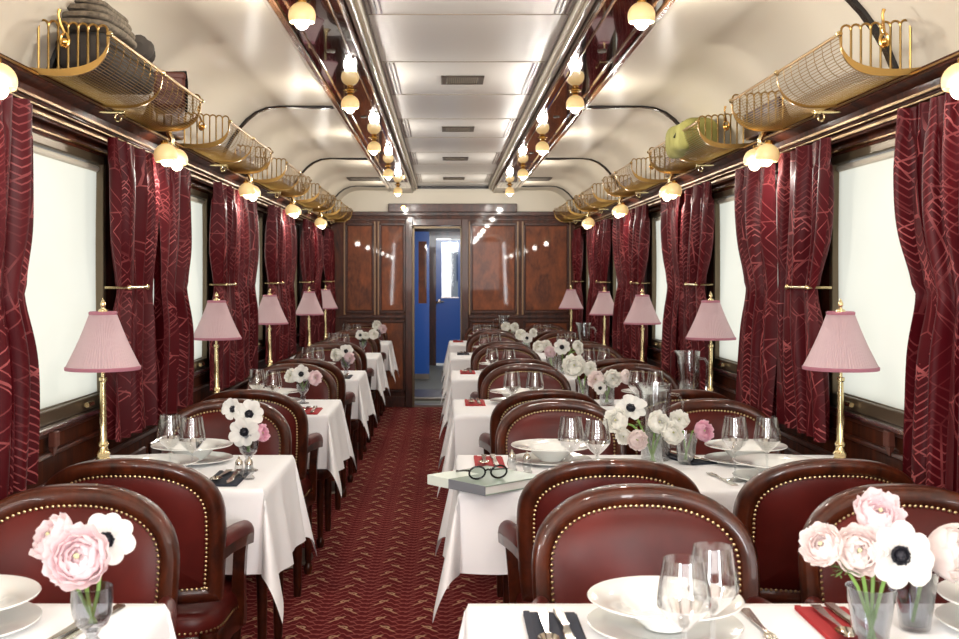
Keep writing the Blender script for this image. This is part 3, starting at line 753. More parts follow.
def mk_chair():
    r = empty('dining_armchair', (0, 0, 0), 'x', 'chair')
    sec = [(0, -.014), (.006, -.024), (.018, -.028), (.032, -.026), (.042, -.018), (.042, .018), (.032, .026), (.018, .028), (.006, .024), (0, .014)]
    loops = [[m3(x, z, d) for x, z in inset(OUT, s)] for s, d in sec]
    n = len(OUT); fm = MB(); vs = [p for l in loops for p in l]; m = len(sec)
    fs = [(k*n+i, k*n+(i+1) % n, ((k+1) % m)*n+(i+1) % n, ((k+1) % m)*n+i) for k in range(m) for i in range(n)]
    fm.add(vs, fs).build('back_frame', 'chair_wood', r, ang=50)
    for sgn, nm in ((-1, 'back_cushion'), (1, 'rear_panel')):
        C = inset(OUT, .036); cx, cz = 0, .70; pm = MB(); ks_ = 10; vs = []
        for k in range(ks_+1):
            rr = k/ks_
            for x, z in C:
                xx = cx+(x-cx)*rr; zz = cz+(z-cz)*rr
                d = sgn*(.014+(.026 if sgn < 0 else .014)*(1-rr**5)); vs.append(m3(xx, zz, d))
        n2 = len(C); fs = [(k*n2+i, k*n2+(i+1) % n2, (k+1)*n2+(i+1) % n2, (k+1)*n2+i) for k in range(ks_) for i in range(n2)]
        pan_ = pm.add(vs, fs).build(nm, 'leather', r, ang=60)
        nm_ = MB(); pts = resample(inset(OUT, .0425), .0122)
        nails(nm_, [m3(x, z, sgn*.0245) for x, z in pts], [(sgn*.0+1.7*x*sgn, sgn, 0) for x, z in pts])
        nm_.build('nail_heads', 'nail', pan_)
    # seat: rounded in plan, wider at the front
    def plan(s, ofs):
        pts = []
        for i in range(48):
            a = 2*PI*i/48; c, sn = math.cos(a), math.sin(a); ex = .45
            w = .245 if sn < 0 else .225
            pts.append(((w+ofs)*math.copysign(abs(c)**ex, c)*s, -.03+(.215+ofs)*math.copysign(abs(sn)**ex, sn)*s))
        return pts
    st = MB(); rings = []
    for s, z in ((1.0, .405), (1.01, .43), (1.0, .452), (.95, .466), (.8, .476), (.5, .482), (.2, .484), (.01, .484)): rings.append([(x, y, z) for x, y in plan(s, 0)])
    seat_ = st.loft(rings, True, True).build('seat', 'leather', r, ang=60)
    ap = MB(); ap.loft([[(x, y, z) for x, y in plan(1, o_)] for o_, z in ((-.004, .345), (.004, .35), (.006, .395), (.0, .408))]); ap.build('seat_frame', 'chair_wood', r, ang=50)
    nm_ = MB(); pts = resample(plan(1, .003), .0145); nails(nm_, [(x, y, .418) for x, y in pts], [(x, y+.03, 0) for x, y in pts], .0043); nm_.build('nail_heads', 'nail', seat_)
    # arms
    for sx in (-1, 1):
        w = MB(); path = [(.226, .185, .645), (.236, .12, .650), (.252, .04, .650), (.261, -.03, .643), (.258, -.065, .638)]
        rings = []
        for (x, y, z), hw in zip(path, (.016, .02, .024, .026, .020)):
            rings.append([(sx*(x-hw), y, z-.030), (sx*(x+hw), y, z-.030), (sx*(x+hw+.002), y, z), (sx*(x-hw-.002), y, z)])
        w.loft(rings); 
        post = [(.252, -.040, .625), (.248, -.035, .58), (.240, -.06, .50), (.235, -.09, .42), (.232, -.10, .36)]
        w.loft([[(sx*(x-.017), y-.02, z), (sx*(x+.017), y-.02, z), (sx*(x+.017), y+.02, z), (sx*(x-.017), y+.02, z)] for x, y, z in post])
        arm_ = w.build('armrest', 'chair_wood', r, ang=50)
        a = MB(); rings = []
        for k in range(11):
            t = k/10; i = min(3, int(t*4)); f_ = t*4-i; A = path[i]; B = path[i+1]; x, y, z = (A[j]+(B[j]-A[j])*f_ for j in range(3))
            y = .165+(y-.165)*1.0; sc_ = math.sqrt(max(.02, 1-(2*t-1)**6)); hw = (.022+.008*t)*sc_
            rings.append([(sx*(x+hw*math.cos(q)), y, z+.001+.034*sc_*max(0, math.sin(q))) for q in [PI*j/8 for j in range(9)]])
        a.loft(rings); a.build('arm_pad', 'leather', arm_, ang=60)
    # legs
    for sx, sy in ((-1, -1), (1, -1), (-1, 1), (1, 1)):
        l = MB(); x = sx*.20; y = -.20 if sy < 0 else .165
        if sy < 0: pr = [(.024, .37), (.022, .34), (.019, .30), (.017, .18), (.015, .07), (.012, .05), (.021, .035), (.021, .02), (.015, .0), (.0001, 0)]
        else: pr = [(.026, .42), (.022, .34), (.020, .2), (.017, .03), (.015, 0), (.0001, 0)]
        l.lathe(pr, 12, (x, y, 0)); l.build('leg', 'chair_wood', r)
    return r
kch = Kind(mk_chair)
SEATL = [-.835]; SEATR = [.44, 1.03]
TBL = [1.80+BAY*j for j in range(6)]
rowname = ['nearest', 'second', 'third', 'fourth', 'fifth', 'farthest']
for side, seats in (('left', SEATL), ('right', SEATR)):
    for j in range(6):
        for i, cx in enumerate(seats):
            w = '' if side == 'left' else (' by the aisle' if i == 0 else ' by the window')
            kch((cx, 2.24+BAY*j, 0), 'leather armchair facing the camera across the %s %s-hand table%s' % (rowname[j], side, w), 'chair', 'armchairs along the %s side' % side)
            if j < 5:
                kch((cx-.01*(i), 3.12+BAY*j, 0), 'leather armchair turned from the camera at the %s %s-hand table%s' % (rowname[j+1], side, w), 'chair', 'armchairs along the %s side' % side, rz=PI)

# ------------------------------------------------------------------ tables and cloths
TZ = .74; HD = .32; DROP = .25; DSIDE = .30
def cloth_mesh(ax0, ax1, aisle, seed):
    """local origin mid table, cloth hangs on three sides, flush at the wall side. aisle=+1: aisle at +x"""
    hw = (ax1-ax0)/2; mb = MB(); rnd = random.Random(seed); p1, p2, p3 = [rnd.random()*6 for _ in range(3)]
    lo, hi = (-hw, hw+DSIDE) if aisle > 0 else (-hw-DSIDE, hw)
    nu = 64; nv = 60
    def split(a, b, d_lo, d_hi, n):
        # denser sampling over the hanging parts
        L = []
        if d_lo: L += [a+(d_lo)*(i/16) for i in range(16)]
        s0 = a+d_lo; s1 = b-d_hi; L += [s0+(s1-s0)*i/24 for i in range(25)]
        if d_hi: L += [s1+d_hi*(i/16) for i in range(1, 17)]
        return L
    us = split(lo, hi, 0 if aisle > 0 else DSIDE, DSIDE if aisle > 0 else 0, nu); vs_ = split(-HD-DROP, HD+DROP, DROP, DROP, nv)
    def fn(u, v):
        dx = max(0, u-hw) if aisle > 0 else min(0, u+hw); dy = v-HD if v > HD else (v+HD if v < -HD else 0)
        bx = u-dx; by = v-dy; r = math.hypot(dx, dy)
        if r < 1e-6: return (bx, by, TZ+.0025)
        rr = max(0, r-.006); rip = 0
        if dx and dy:
            th = math.atan2(abs(dy), abs(dx)); dg = math.sin(2*th)**.8
            out = r*(.10+.17*dg); sxn = math.copysign(1, dx); syn = math.copysign(1, dy)
            # the fold leans a little towards the aisle side
            dirx = sxn*math.cos(th); diry = syn*math.sin(th)
            L = math.sqrt(max(0, rr*rr-out*out*.9))
            ox = r*(.10+.16*dg)*math.cos(th); oy = r*(.10+(.48 if dy < 0 else .10)*dg)*math.sin(th); L = math.sqrt(max(0, rr*rr-(ox*ox+oy*oy)*.9))
            return (bx+sxn*(ox+.003), by+syn*(oy+.003), TZ+.0025-L)
        s_ = by if dx else bx
        # distance to nearest corner makes the flap lie in shallow folds
        out = .10*r+.012*math.sin(s_*21+p1)*(r/DROP)+.007*math.sin(s_*39+p2)*(r/DROP)
        out = max(out, .004)
        L = math.sqrt(max(0, rr*rr-out*out))
        if dx: return (bx+math.copysign(out+.003, dx), by, TZ+.0025-L)
        return (bx, by+math.copysign(out+.003, dy), TZ+.0025-L)
    V = [fn(u, v) for v in vs_ for u in us]; n = len(us)
    mb.add(V, [(j*n+i, j*n+i+1, (j+1)*n+i+1, (j+1)*n+i) for j in range(len(vs_)-1) for i in range(n-1)])
    return mb
for side, x0, x1, ais in (('left', -1.215, -.54, 1), ('right', .045, 1.385, -1)):
    hw = (x1-x0)/2; proto = None
    for j in range(6):
        loc = ((x0+x1)/2, TBL[j], 0)
        def mk():
            r = empty('dining_table', (0, 0, 0), 'x', 'table')
            MB().box(-hw+.004, hw-.004, -HD+.004, HD-.004, TZ-.028, TZ-.002, .004).build('tabletop', 'mahogany', r, smooth=False)
            cxs = (-.02,) if side == 'left' else (-.28, .30)
            for q_ in cxs:
                MB().lathe([(.035, .03), (.03, .06), (.028, .3), (.028, .68), (.06, .71)], 20, (q_, 0, 0)).build('pedestal', 'steel', r)
                MB().lathe([(.0001, 0), (.25, 0), (.255, .006), (.25, .014), (.06, .024), (.035, .034)], 40, (q_, 0, 0)).build('base_disc', 'steel', r)
            return r
        if proto is None: proto = Kind(mk)
        proto(loc, 'dining table on round steel foot, %s on the %s side of the aisle' % (rowname[j], side), 'table', 'tables on the %s side' % side)
        c = cloth_mesh(x0, x1, ais, j+(10 if side == 'left' else 0)).build('tablecloth', 'linen', None, ang=60, loc=loc)
        tag(c, 'white linen tablecloth draped over the %s %s-hand table' % (rowname[j], side), 'tablecloth', 'white cloths on the %s side' % side)
TT = TZ+.0035

# ------------------------------------------------------------------ table lamps
def mk_lamp():
    r = empty('table_lamp', (0, 0, 0), 'x', 'lamp')
    MB().lathe([(.0001, 0), (.052, 0), (.054, .006), (.046, .014), (.030, .022), (.020, .040), (.024, .052), (.018, .060), (.015, .075), (.019, .082), (.013, .095), (.0115, .16), (.0095, .25), (.009, .285), (.013, .29), (.013, .30), (.006, .302), (.006, .53)], 24).build('base', 'brass_pale', r)
    sh = MB(); seg = 288
    rings = []
    for k in range(9):
        t = k/8; R_ = .1175+(.041-.1175)*t-.004*math.sin(PI*t); z = .332+.180*t
        rings.append([((R_+(.0026*(1-.4*t))*(1 if i % 4 in (0, 1) else -1))*math.cos(2*PI*i/seg), (R_+(.0026*(1-.4*t))*(1 if i % 4 in (0, 1) else -1))*math.sin(2*PI*i/seg), z) for i in range(seg)])
    sh.loft(rings, True, False).build('lamp_shade', 'shade', r, ang=70); shade_ = bpy.data.objects[-1] if False else [c for c in r.children if c.name.startswith('lamp_shade')][0]
    MB().lathe([(.1155, .328), (.1205, .326), (.1215, .335), (.118, .338), (.1155, .328)], 40).build('lower_trim', 'shade_trim', shade_)
    MB().lathe([(.040, .507), (.045, .506), (.046, .514), (.042, .517), (.040, .507)], 32).lathe([(.041, .512), (.0001, .516)], 32).build('upper_trim', 'shade_trim', shade_)
    MB().lathe([(.016, .515), (.014, .522), (.005, .527), (.005, .531), (.009, .537), (.008, .545), (.003, .555), (.0001, .560)], 16).build('finial', 'brass_pale', r)
    return r
kl = Kind(mk_lamp)
for side, pxs in (('left', (103, 216.6, 269.8, 309.3, 325.6)), ('right', (840.6, 710.7, 642.3, 604.2, 571))):
    for k_, px in enumerate(pxs):
        Y = 3.61+BAY*k_; kl(((px-VX)*Y/F, Y, TT), 'brass table lamp with pleated pink shade on the %s %s-hand table' % (rowname[k_+1], side), 'lamp', 'pink shaded lamps on the %s side' % side)

# ------------------------------------------------------------------ tableware builders
def mk_wine():
    r = empty('wine_glass', (0, 0, 0), 'x', 'glass')
    out = [(.0405, .1265), (.0412, .131), (.0405, .145), (.036, .17), (.0315, .198)]
    inn = [(a-.0010, b) for a, b in out[::-1]]
    MB().lathe(out+inn, 28).build('bowl', 'glass', r, ang=60)
    MB().lathe([(.0001, .086), (.005, .088), (.014, .096), (.028, .110), (.0405, .1265), (.0395, .1265), (.027, .111), (.013, .098), (.0001, .095)], 28).build('bowl_base', 'glass_cone', r, ang=40)
    MB().lathe([(.0001, .088), (.0045, .087), (.0035, .06), (.0035, .02), (.006, .008)], 12).build('stem', 'glass_thick', r)
    MB().lathe([(.0001, .0), (.034, .0), (.0345, .0015), (.02, .004), (.006, .009)], 28).build('foot', 'glass', r)
    return r
kwine = Kind(mk_wine)
def mk_tumbler():
    o = MB().lathe([(.0001, 0), (.026, 0), (.030, .04), (.035, .09), (.034, .09), (.028, .04), (.024, .008), (.0001, .008)], 24).build('water_tumbler', 'glass_thick', None); return o
def mk_bowl():
    r_ = MB().lathe([(.0001, .004), (.034, .004), (.036, .0), (.038, .004), (.058, .018), (.074, .036), (.080, .042), (.1355, .050), (.137, .052), (.1355, .0535), (.081, .0465), (.073, .040), (.056, .022), (.036, .010), (.0001, .009)], 56).build('wide_rimmed_bowl', 'china', None); return r_
def mk_plate():
    return MB().lathe([(.0001, .0), (.075, .0), (.08, .004), (.1355, .013), (.137, .0148), (.1355, .016), (.082, .0078), (.072, .005), (.0001, .0045)], 56).build('dinner_plate', 'china', None)
kbowl = Kind(mk_bowl); kplate = Kind(mk_plate)
def mk_fork():
    o = MB()
    # handle, neck and four tines along +y
    pts = [(0, -.10, .0015), (0, -.04, .002), (0, .02, .004), (0, .05, .006), (0, .065, .004)]
    ws = (.011, .008, .0035, .0045, .011)
    o.loft([[(-w, y, z-.0012), (w, y, z-.0012), (w, y, z+.0012), (-w, y, z+.0012)] for (x, y, z), w in zip(pts, ws)])
    for i in range(4):
        x = -.009+.006*i; o.tube([(x, .063, .004), (x, .085, .002), (x, .105, .005)], [.0018, .0016, .0008], 6)
    return o.build('table_fork', 'silver', None)
def mk_knife():
    o = MB(); pts = [(-.11, .010, .004), (-.03, .008, .0045), (0, .006, .004), (.01, .008, .0015), (.08, .010, .0012), (.115, .001, .001)]
    o.loft([[(-w, y, .001), (w, y, .001), (w*.8, y, .001+h), (-w*.8, y, .001+h)] for y, w, h in pts]); return o.build('table_knife', 'silver', None)
def mk_spoon():
    o = MB(); pts = [(-.10, .010), (-.04, .007), (.03, .0035), (.05, .004)]
    o.loft([[(-w, y, .002+(.004 if y > .02 else 0)), (w, y, .002+(.004 if y > .02 else 0)), (w, y, .0045+(.004 if y > .02 else 0)), (-w, y, .0045+(.004 if y > .02 else 0))] for y, w in pts])
    rings = []
    for k in range(6):
        t = k/5; rings.append([(.019*t*math.cos(2*PI*i/16), .078+.031*t*math.sin(2*PI*i/16), .0015+.009*t*t) for i in range(16)])
    rings[0] = [(p[0]*1, p[1], p[2]) for p in [(0.0005*math.cos(2*PI*i/16), .078+.0005*math.sin(2*PI*i/16), .0015) for i in range(16)]]
    o.loft(rings, True, False); return o.build('table_spoon', 'silver', None)
kfork = Kind(mk_fork); kknife = Kind(mk_knife); kspoon = Kind(mk_spoon)
def mk_napkin(m):
    def f():
        o = MB(); o.box(-.05, .05, -.115, .115, 0, .003, .001); o.box(-.05, .046, -.115, .114, .0032, .0062, .001); o.box(-.05, -.038, -.115, .115, .0062, .0085, .001)
        return o.build('folded_napkin', m, None, smooth=False)
    return f
kred = Kind(mk_napkin('napkin_red')); kblk = Kind(mk_napkin('napkin_dark'))
def mk_shaker():
    r = empty('salt_shaker', (0, 0, 0), 'x', 'shaker')
    MB().lathe([(.0001, 0), (.017, 0), (.018, .004), (.012, .012), (.016, .022), (.013, .04), (.011, .046)], 16).build('body', 'salt_glass', r)
    MB().lathe([(.012, .044), (.0125, .052), (.008, .060), (.0035, .063), (.004, .068), (.0001, .071)], 16).build('cap', 'silver', r); return r
kshk = Kind(mk_shaker)
def mk_jug():
    r = empty('water_jug', (0, 0, 0), 'x', 'jug')
    prof_ = [(.0001, 0), (.046, 0), (.049, .006), (.050, .13), (.052, .235), (.055, .262), (.0535, .262), (.050, .235), (.047, .13), (.046, .016), (.0001, .013)]
    b = MB().lathe(prof_, 32); 
    b.v = [(x+(.022*max(0, (z-.22)/.04)*max(0, -x/.055)**3*-1 if z > .22 else 0), y, z) for x, y, z in b.v]
    b.build('glass_body', 'glass_thick', r)
    MB().tube([(.050, 0, .225), (.078, 0, .222), (.093, 0, .20), (.092, 0, .13), (.085, 0, .07), (.070, 0, .045), (.050, 0, .045)], .0065, 10).build('handle', 'glass_thick', r)
    MB().lathe([(.0001, .016), (.0455, .016), (.0462, .085), (.0001, .085)], 28).build('water', 'water', r); return r
kjug = Kind(mk_jug)

# --- vases
def mk_goblet_vase():
    r = empty('goblet_vase', (0, 0, 0), 'x', 'vase')
    MB().lathe([(.0001, .048), (.014, .050), (.026, .062), (.032, .080), (.0335, .10), (.033, .122), (.0315, .122), (.032, .10), (.030, .082), (.024, .066), (.0001, .058)], 48, flute=.012, nfl=16).build('bowl', 'glass_grey', r, ang=80)
    MB().lathe([(.0001, 0), (.030, 0), (.031, .003), (.012, .009), (.009, .016), (.013, .022), (.015, .028), (.013, .034), (.009, .040), (.014, .050)], 28).build('stem', 'glass_grey', r)
    return r
def mk_tumbler_vase(mt):
    def f():
        r = empty('tumbler_vase', (0, 0, 0), 'x', 'vase')
        MB().lathe([(.0001, 0), (.023, 0), (.026, .004), (.031, .04), (.036, .075), (.041, .108), (.0395, .108), (.0345, .075), (.029, .04), (.024, .010), (.0001, .009)], 40, flute=.01, nfl=12).build('glass_wall', mt, r, ang=80)
        MB().lathe([(.0001, .011), (.0238, .011), (.0285, .04), (.0318, .062), (.0001, .062)], 28).build('water', 'water', r); return r
    return f
def mk_cyl_vase():
    r = empty('cylinder_vase', (0, 0, 0), 'x', 'vase')
    MB().lathe([(.0001, 0), (.034, 0), (.036, .003), (.036, .125), (.0345, .125), (.0345, .009), (.0001, .008)], 36).build('glass_wall', 'glass_thick', r)
    MB().lathe([(.0001, .010), (.034, .010), (.034, .08), (.0001, .08)], 28).build('water', 'water', r); return r
kgob = Kind(mk_goblet_vase); ktv = Kind(mk_tumbler_vase('glass_thick')); ktg = Kind(mk_tumbler_vase('glass_grey')); kcy = Kind(mk_cyl_vase)

# --- flowers: head mesh points along +z at its own origin
def petal_patch(mb, R_, az, wid, a0, a1, rfun, nu=6, nv=7, ruff=0.0, ph=0):
    def fn(u, v):
        al = a0+(a1-a0)*v; uu = (u-.5)*2
        w = wid*math.sin(min(1, (v*.9+.12))*PI*.62)**.7*(1-.35*max(0, v-.75)*4*abs(uu)**2)
        th = az+uu*w/2; rr = R_*rfun(v)*(1-.05*abs(uu)**2)*(1+ruff*math.sin(uu*6+ph)*v)
        al2 = al-(.10*abs(uu)**2*v)
        return (rr*math.sin(al2)*math.cos(th), rr*math.sin(al2)*math.sin(th), -rr*math.cos(al2)+R_*.55)
    mb.grid(fn, nu, nv)
def head_ranunculus(mat, seed):
    rnd = random.Random(seed); mb = MB()
    for L in range(7):
        q = L/6; n_ = (3, 4, 5, 5, 6, 6, 7)[L]
        R_ = (.013+.035*q)*rnd.uniform(.98, 1.03); a1 = 2.95-1.15*q
        for i in range(n_):
            petal_patch(mb, R_, 2*PI*(i+.5*(L % 2))/n_+rnd.uniform(-.15, .15), 2*PI/n_*rnd.uniform(1.15, 1.5), .25, a1+rnd.uniform(-.22, .16), lambda v, q=q: 1+.12*v*v*v*q*q, 8, 7, .05, rnd.random()*6)
    return mb
def head_anemone(seed, cup=.0):
    rnd = random.Random(seed); mb = MB(); n_ = 8
    for i in range(n_):
        az = 2*PI*i/n_+rnd.uniform(-.12, .12); Lp = .048*rnd.uniform(.92, 1.06); lift = (.25 if i % 2 else .45)+cup+rnd.uniform(-.08, .1); w = .0205*rnd.uniform(.95, 1.12)
        def fn(u, v):
            uu = (u-.5)*2; ww = w*min(1, .25+v*1.25)**.9*(1-.12*v)
            rr = .006+Lp*v*(1-.26*abs(uu)**2.4*v); z = Lp*(lift*math.sin(v*PI*.5)-.10*v*v)+.004*uu*uu*1.2+.0012*math.sin(uu*8+i)*v+(.0012 if i % 2 else 0)
            x = rr; y = ww*uu
            return (x*math.cos(az)-y*math.sin(az), x*math.sin(az)+y*math.cos(az), z)
        mb.grid(fn, 8, 8)
    return mb
def eye_mesh():
    mb = MB(); mb.sphere((0, 0, .010), .0095, 12, 8); mb.lathe([(.0001, .0085), (.0150, .0085), (.0150, .0075), (.0001, .0075)], 20)
    rnd = random.Random(4)
    for i in range(34):
        a = 2*PI*i/34; rr = .0125+.003*rnd.random(); z = .012+.003*rnd.random()
        mb.tube([(.004*math.cos(a), .004*math.sin(a), .004), (rr*math.cos(a), rr*math.sin(a), z)], .0006, 4, False); mb.sphere((rr*math.cos(a), rr*math.sin(a), z), .0019, 6, 4)
    return mb
_hc = {}
fl_count = {}
def flower(kind, vase, hp, face, size, label, group=None, leaf=False):
    """vase: (x,y,zbase) ; hp: head centre world ; face: direction the bloom looks"""
    nm = {'anemone': 'anemone'}.get(kind, 'ranunculus')
    base = Vector((vase[0], vase[1], vase[2]))
    r = empty(nm, base, label, 'flower', group)
    f = Vector(face).normalized(); hp = Vector(hp)-base-f*(.016*size); T = Matrix.Translation(hp) @ f.to_track_quat('Z', 'Y').to_matrix().to_4x4() @ Matrix.Rotation(random.random()*6, 4, 'Z') @ Matrix.Scale(size, 4)
    sd = random.randint(0, 3); key = (kind, sd)
    if key not in _hc:
        if kind == 'anemone': o = head_anemone(sd, .05*sd).build('petals', 'petal_white', r, ang=80)
        else: o = head_ranunculus(kind, sd).build('petals', 'petal_'+kind, r, ang=80)
        _hc[key] = o
    else: o = _hc[key].copy(); col.objects.link(o)
    o.parent = r; o.matrix_local = T
    ek = 'eye' if kind == 'anemone' else 'heart'
    if ek not in _hc:
        e = eye_mesh().build('flower_centre', 'flower_eye', r) if ek == 'eye' else MB().sphere((0, 0, .033), .0048, 10, 8).build('flower_centre', 'flower_heart', r); _hc[ek] = e
    else: e = _hc[ek].copy(); col.objects.link(e)
    e.parent = r; e.matrix_local = T
    bot = Vector((-hp.x*.12, -hp.y*.12, VFLOOR)); bot.x = max(-.018, min(.018, bot.x)); bot.y = max(-.018, min(.018, bot.y))
    rim = Vector((hp.x*.42, hp.y*.42, .108)); rl = math.hypot(rim.x, rim.y)
    if rl > .024: rim.x *= .024/rl; rim.y *= .024/rl
    end = hp-f*(.004*size); pts = []
    mid = (rim+end)/2+Vector((0, 0, .012)) if (end-rim).length > .03 else (rim+end)/2
    for A, B in ((bot, rim), (rim, mid), (mid, end)):
        for k in range(4): pts.append(A+(B-A)*k/4)
    pts.append(end); MB().tube(pts, .0034 if size > .7 else .0029, 8).build('flower_stem', 'stem', r)
    if leaf:
        l = MB(); rnd = random.Random(int(hp.x*1e4)); c0 = rim+(end-rim)*.45
        for k in range(14):
            a = rnd.random()*2*PI; d = Vector((math.cos(a), math.sin(a), rnd.uniform(-.4, .4))).normalized()*rnd.uniform(.015, .032); sd_ = Vector((-d.y, d.x, 0)).normalized()*.003
            m_ = c0+d*.55; l.add([c0, m_+sd_, c0+d, m_-sd_], [(0, 1, 2, 3)]); 
            l.add([m_, m_+d*.2+sd_*3, m_+d*.4+sd_*3.6, m_+d*.1+sd_], [(0, 1, 2, 3)]); l.add([m_, m_+d*.2-sd_*3, m_+d*.4-sd_*3.6, m_+d*.1-sd_], [(0, 1, 2, 3)])
        l.build('leaves', 'leaf', r)
    return r
VFLOOR = .014
def H(px, py, Y): return ((px-VX)*Y/F, Y, CZ-(py-VY)*Y/F)
random.seed(7)
def place(kind, x, y, lab, cat, group=None, **kw): return kind((x, y, TT), lab, cat, group, **kw)

def bouquet(vk, vx, vy, vlab, vcat, heads, where, rowg):
    global VFLOOR
    place(vk, vx, vy, vlab, vcat, 'flower vases on the tables', rz=.3)
    VFLOOR = .062 if vk is kgob else .014
    for h in heads:
        kind, px, py, dY, size, face, desc = h[:7]
        Y = vy+dY; flower(kind, (vx, vy, TT), H(px, py, Y), face, size, desc+' '+where, 'flowers '+where, leaf=(len(h) > 7))
CAM = (0, -1, .12)
# nearest left: stemmed grey vase, pink ranunculus and anemone
vx, vy = (92-VX)*1.80/F, 1.80
bouquet(kgob, vx, vy, 'smoky grey stemmed goblet vase on the nearest left-hand table', 'vase', [
    ('pink', 79, 558, -.035, 1.0, (.05, -1, .45), 'large pale pink ranunculus in front'),
    ('pink', 54, 538, .012, .78, (-.6, -.55, .6), 'smaller pale pink ranunculus behind the large one'),
    ('anemone', 106, 540, .01, .86, (.35, -1, .30), 'white dark-eyed anemone'),
], 'in the nearest left-hand vase', 0)
# nearest right: two vases
vx, vy = (871-VX)*1.85/F, 1.85
bouquet(ktg, vx, vy, 'smoky glass tumbler vase on the nearest right-hand table', 'vase', [
    ('anemone', 902, 556, -.03, 1.02, (.0, -1, .05), 'large white anemone with black centre facing the camera'),
    ('blush', 858, 551, -.01, .82, (-.15, -1, .35), 'blush ranunculus at the middle'),
    ('blush', 823, 546, -.02, .70, (-.6, -.6, .5), 'pale blush bloom leaning out to the left', 1),
    ('pink', 878, 515, .03, .80, (.1, -.75, .9), 'tall pale pink ranunculus at the top'),
], 'in the left vase, nearest right-hand table', 0)
vx, vy = (915-VX)*1.96/F, 1.96
bouquet(ktg, vx, vy, 'smoky glass tumbler vase behind the first on the nearest right-hand table', 'vase', [
    ('blush', 946, 553, .0, .95, (.8, -.6, .2), 'blush bloom at the right frame edge'),
], 'in the right vase, nearest right-hand table', 0)
# second left
vx, vy = P(248.5, 472, TZ)
bouquet(kgob, vx, vy, 'smoky grey stemmed vase on the second left-hand table', 'vase', [
    ('anemone', 244, 432, -.035, .92, (.0, -1, .1), 'lowest white anemone with black centre'),
    ('anemone', 249, 414, .0, .90, (.1, -1, .35), 'upper white anemone tilted up'),
    ('anemone', 232, 409, .01, .72, (-.5, -1, .25), 'left white anemone on a long stem'),
    ('rose', 261, 433, .01, .55, (.8, -.6, .2), 'small pink bloom at the right'),
], 'in the vase on the second left-hand table', 1)
# second right
vx, vy = (652-VX)*3.62/F, 3.62
bouquet(kcy, vx, vy, 'clear cylinder vase packed with stems on the second right-hand table', 'vase', [
    ('anemone', 631, 407, .02, .98, (.0, -.8, .75), 'white anemone with black centre at the top', 1),
    ('cream', 617, 421, -.01, .80, (-.5, -.8, .3), 'cream ranunculus at the left'),
    ('blush', 637, 440, -.05, .66, (.0, -1, .1), 'pale blush ranunculus hanging low'),
    ('cream', 624, 436, -.03, .52, (-.4, -1, -.1), 'small cream bloom low on the left', 1),
    ('cream', 658, 423, -.02, .74, (.3, -1, .5), 'cream bloom at the middle', 1),
    ('cream', 672, 433, -.03, .76, (.2, -1, .3), 'cream ranunculus at the right'),
], 'in the cylinder vase, second right-hand table', 1)
vx, vy = P(686, 465, TZ)
bouquet(ktv, vx, vy, 'clear flared tumbler vase beside the cylinder vase on the second right-hand table', 'vase', [
    ('cream', 679, 421, .0, .66, (-.1, -.8, .7), 'white ranunculus'),
    ('rose', 703, 431, .0, .68, (.3, -1, .25), 'bright pink ranunculus leaning right'),
], 'in the flared vase, second right-hand table', 1)
# third row
vx, vy = P(303, 404, TZ)
bouquet(kgob, vx, vy, 'smoky stemmed vase on the third left-hand table', 'vase', [
    ('anemone', 301, 374, -.02, .85, (0, -1, .3), 'middle white anemone'), ('cream', 292, 376, .01, .70, (-.6, -.8, .3), 'white bloom at the left'),
    ('pink', 314, 378, .0, .72, (.7, -.8, .1), 'pale pink bloom at the right')], 'in the vase on the third left-hand table', 2)
vx, vy = (607-VX)*5.42/F, 5.42
bouquet(kcy, vx, vy, 'clear cylinder vase on the third right-hand table', 'vase', [
    ('blush', 597, 380, .0, .85, (-.7, -.8, .3), 'blush bloom at the left'), ('cream', 612, 379, -.02, .88, (.1, -1, .3), 'cream ranunculus at the middle'),
    ('blush', 625, 377, .0, .72, (.8, -.6, .2), 'small blush bloom at the right'), ('anemone', 600, 388, -.04, .6, (-.3, -1, .2), 'low white anemone', 1)], 'in the cylinder vase, third right-hand table', 2)
vx, vy = (583-VX)*5.62/F, 5.62
bouquet(ktv, vx, vy, 'clear flared vase left of the cylinder vase on the third right-hand table', 'vase', [
    ('cream', 574, 366, -.02, 1.15, (-.1, -1, .3), 'big full cream bloom'), ('cream', 589, 369, .0, .75, (.5, -.9, .2), 'smaller cream bloom')], 'in the flared vase, third right-hand table', 2)
# fourth row
vx, vy = P(346, 377, TZ)
bouquet(kgob, vx, vy, 'smoky stemmed vase on the fourth left-hand table', 'vase', [
    ('cream', 337, 355, .0, .80, (-.5, -1, .2), 'white bloom at the left'), ('anemone', 346, 351, .0, .85, (.1, -1, .3), 'white anemone at the top'),
    ('pink', 349, 358, -.02, .72, (.5, -1, 0), 'pale pink bloom')], 'in the vase on the fourth left-hand table', 3)
vx, vy = (552-VX)*7.3/F, 7.3
bouquet(ktv, vx, vy, 'clear tumbler vase on the fourth right-hand table', 'vase', [
    ('cream', 539, 347, .0, .8, (-.5, -1, .2), 'cream bloom at the left'), ('cream', 546, 346, .02, .75, (0, -1, .4), 'cream bloom at the middle'), ('pink', 550, 352, -.02, .75, (0, -1, .1), 'pale pink bloom low')], 'in the left vase on the fourth right-hand table', 3)
vx, vy = (563-VX)*7.2/F, 7.2
bouquet(kcy, vx, vy, 'clear cylinder vase on the fourth right-hand table', 'vase', [
    ('anemone', 562, 347, -.02, 1.0, (0, -1, .15), 'white anemone with black centre'), ('cream', 577, 346, .0, .70, (.6, -1, .3), 'cream bloom', 1), ('cream', 579, 351, .0, .55, (.8, -1, 0), 'small cream bloom', 1)], 'in the cylinder vase, fourth right-hand table', 3)
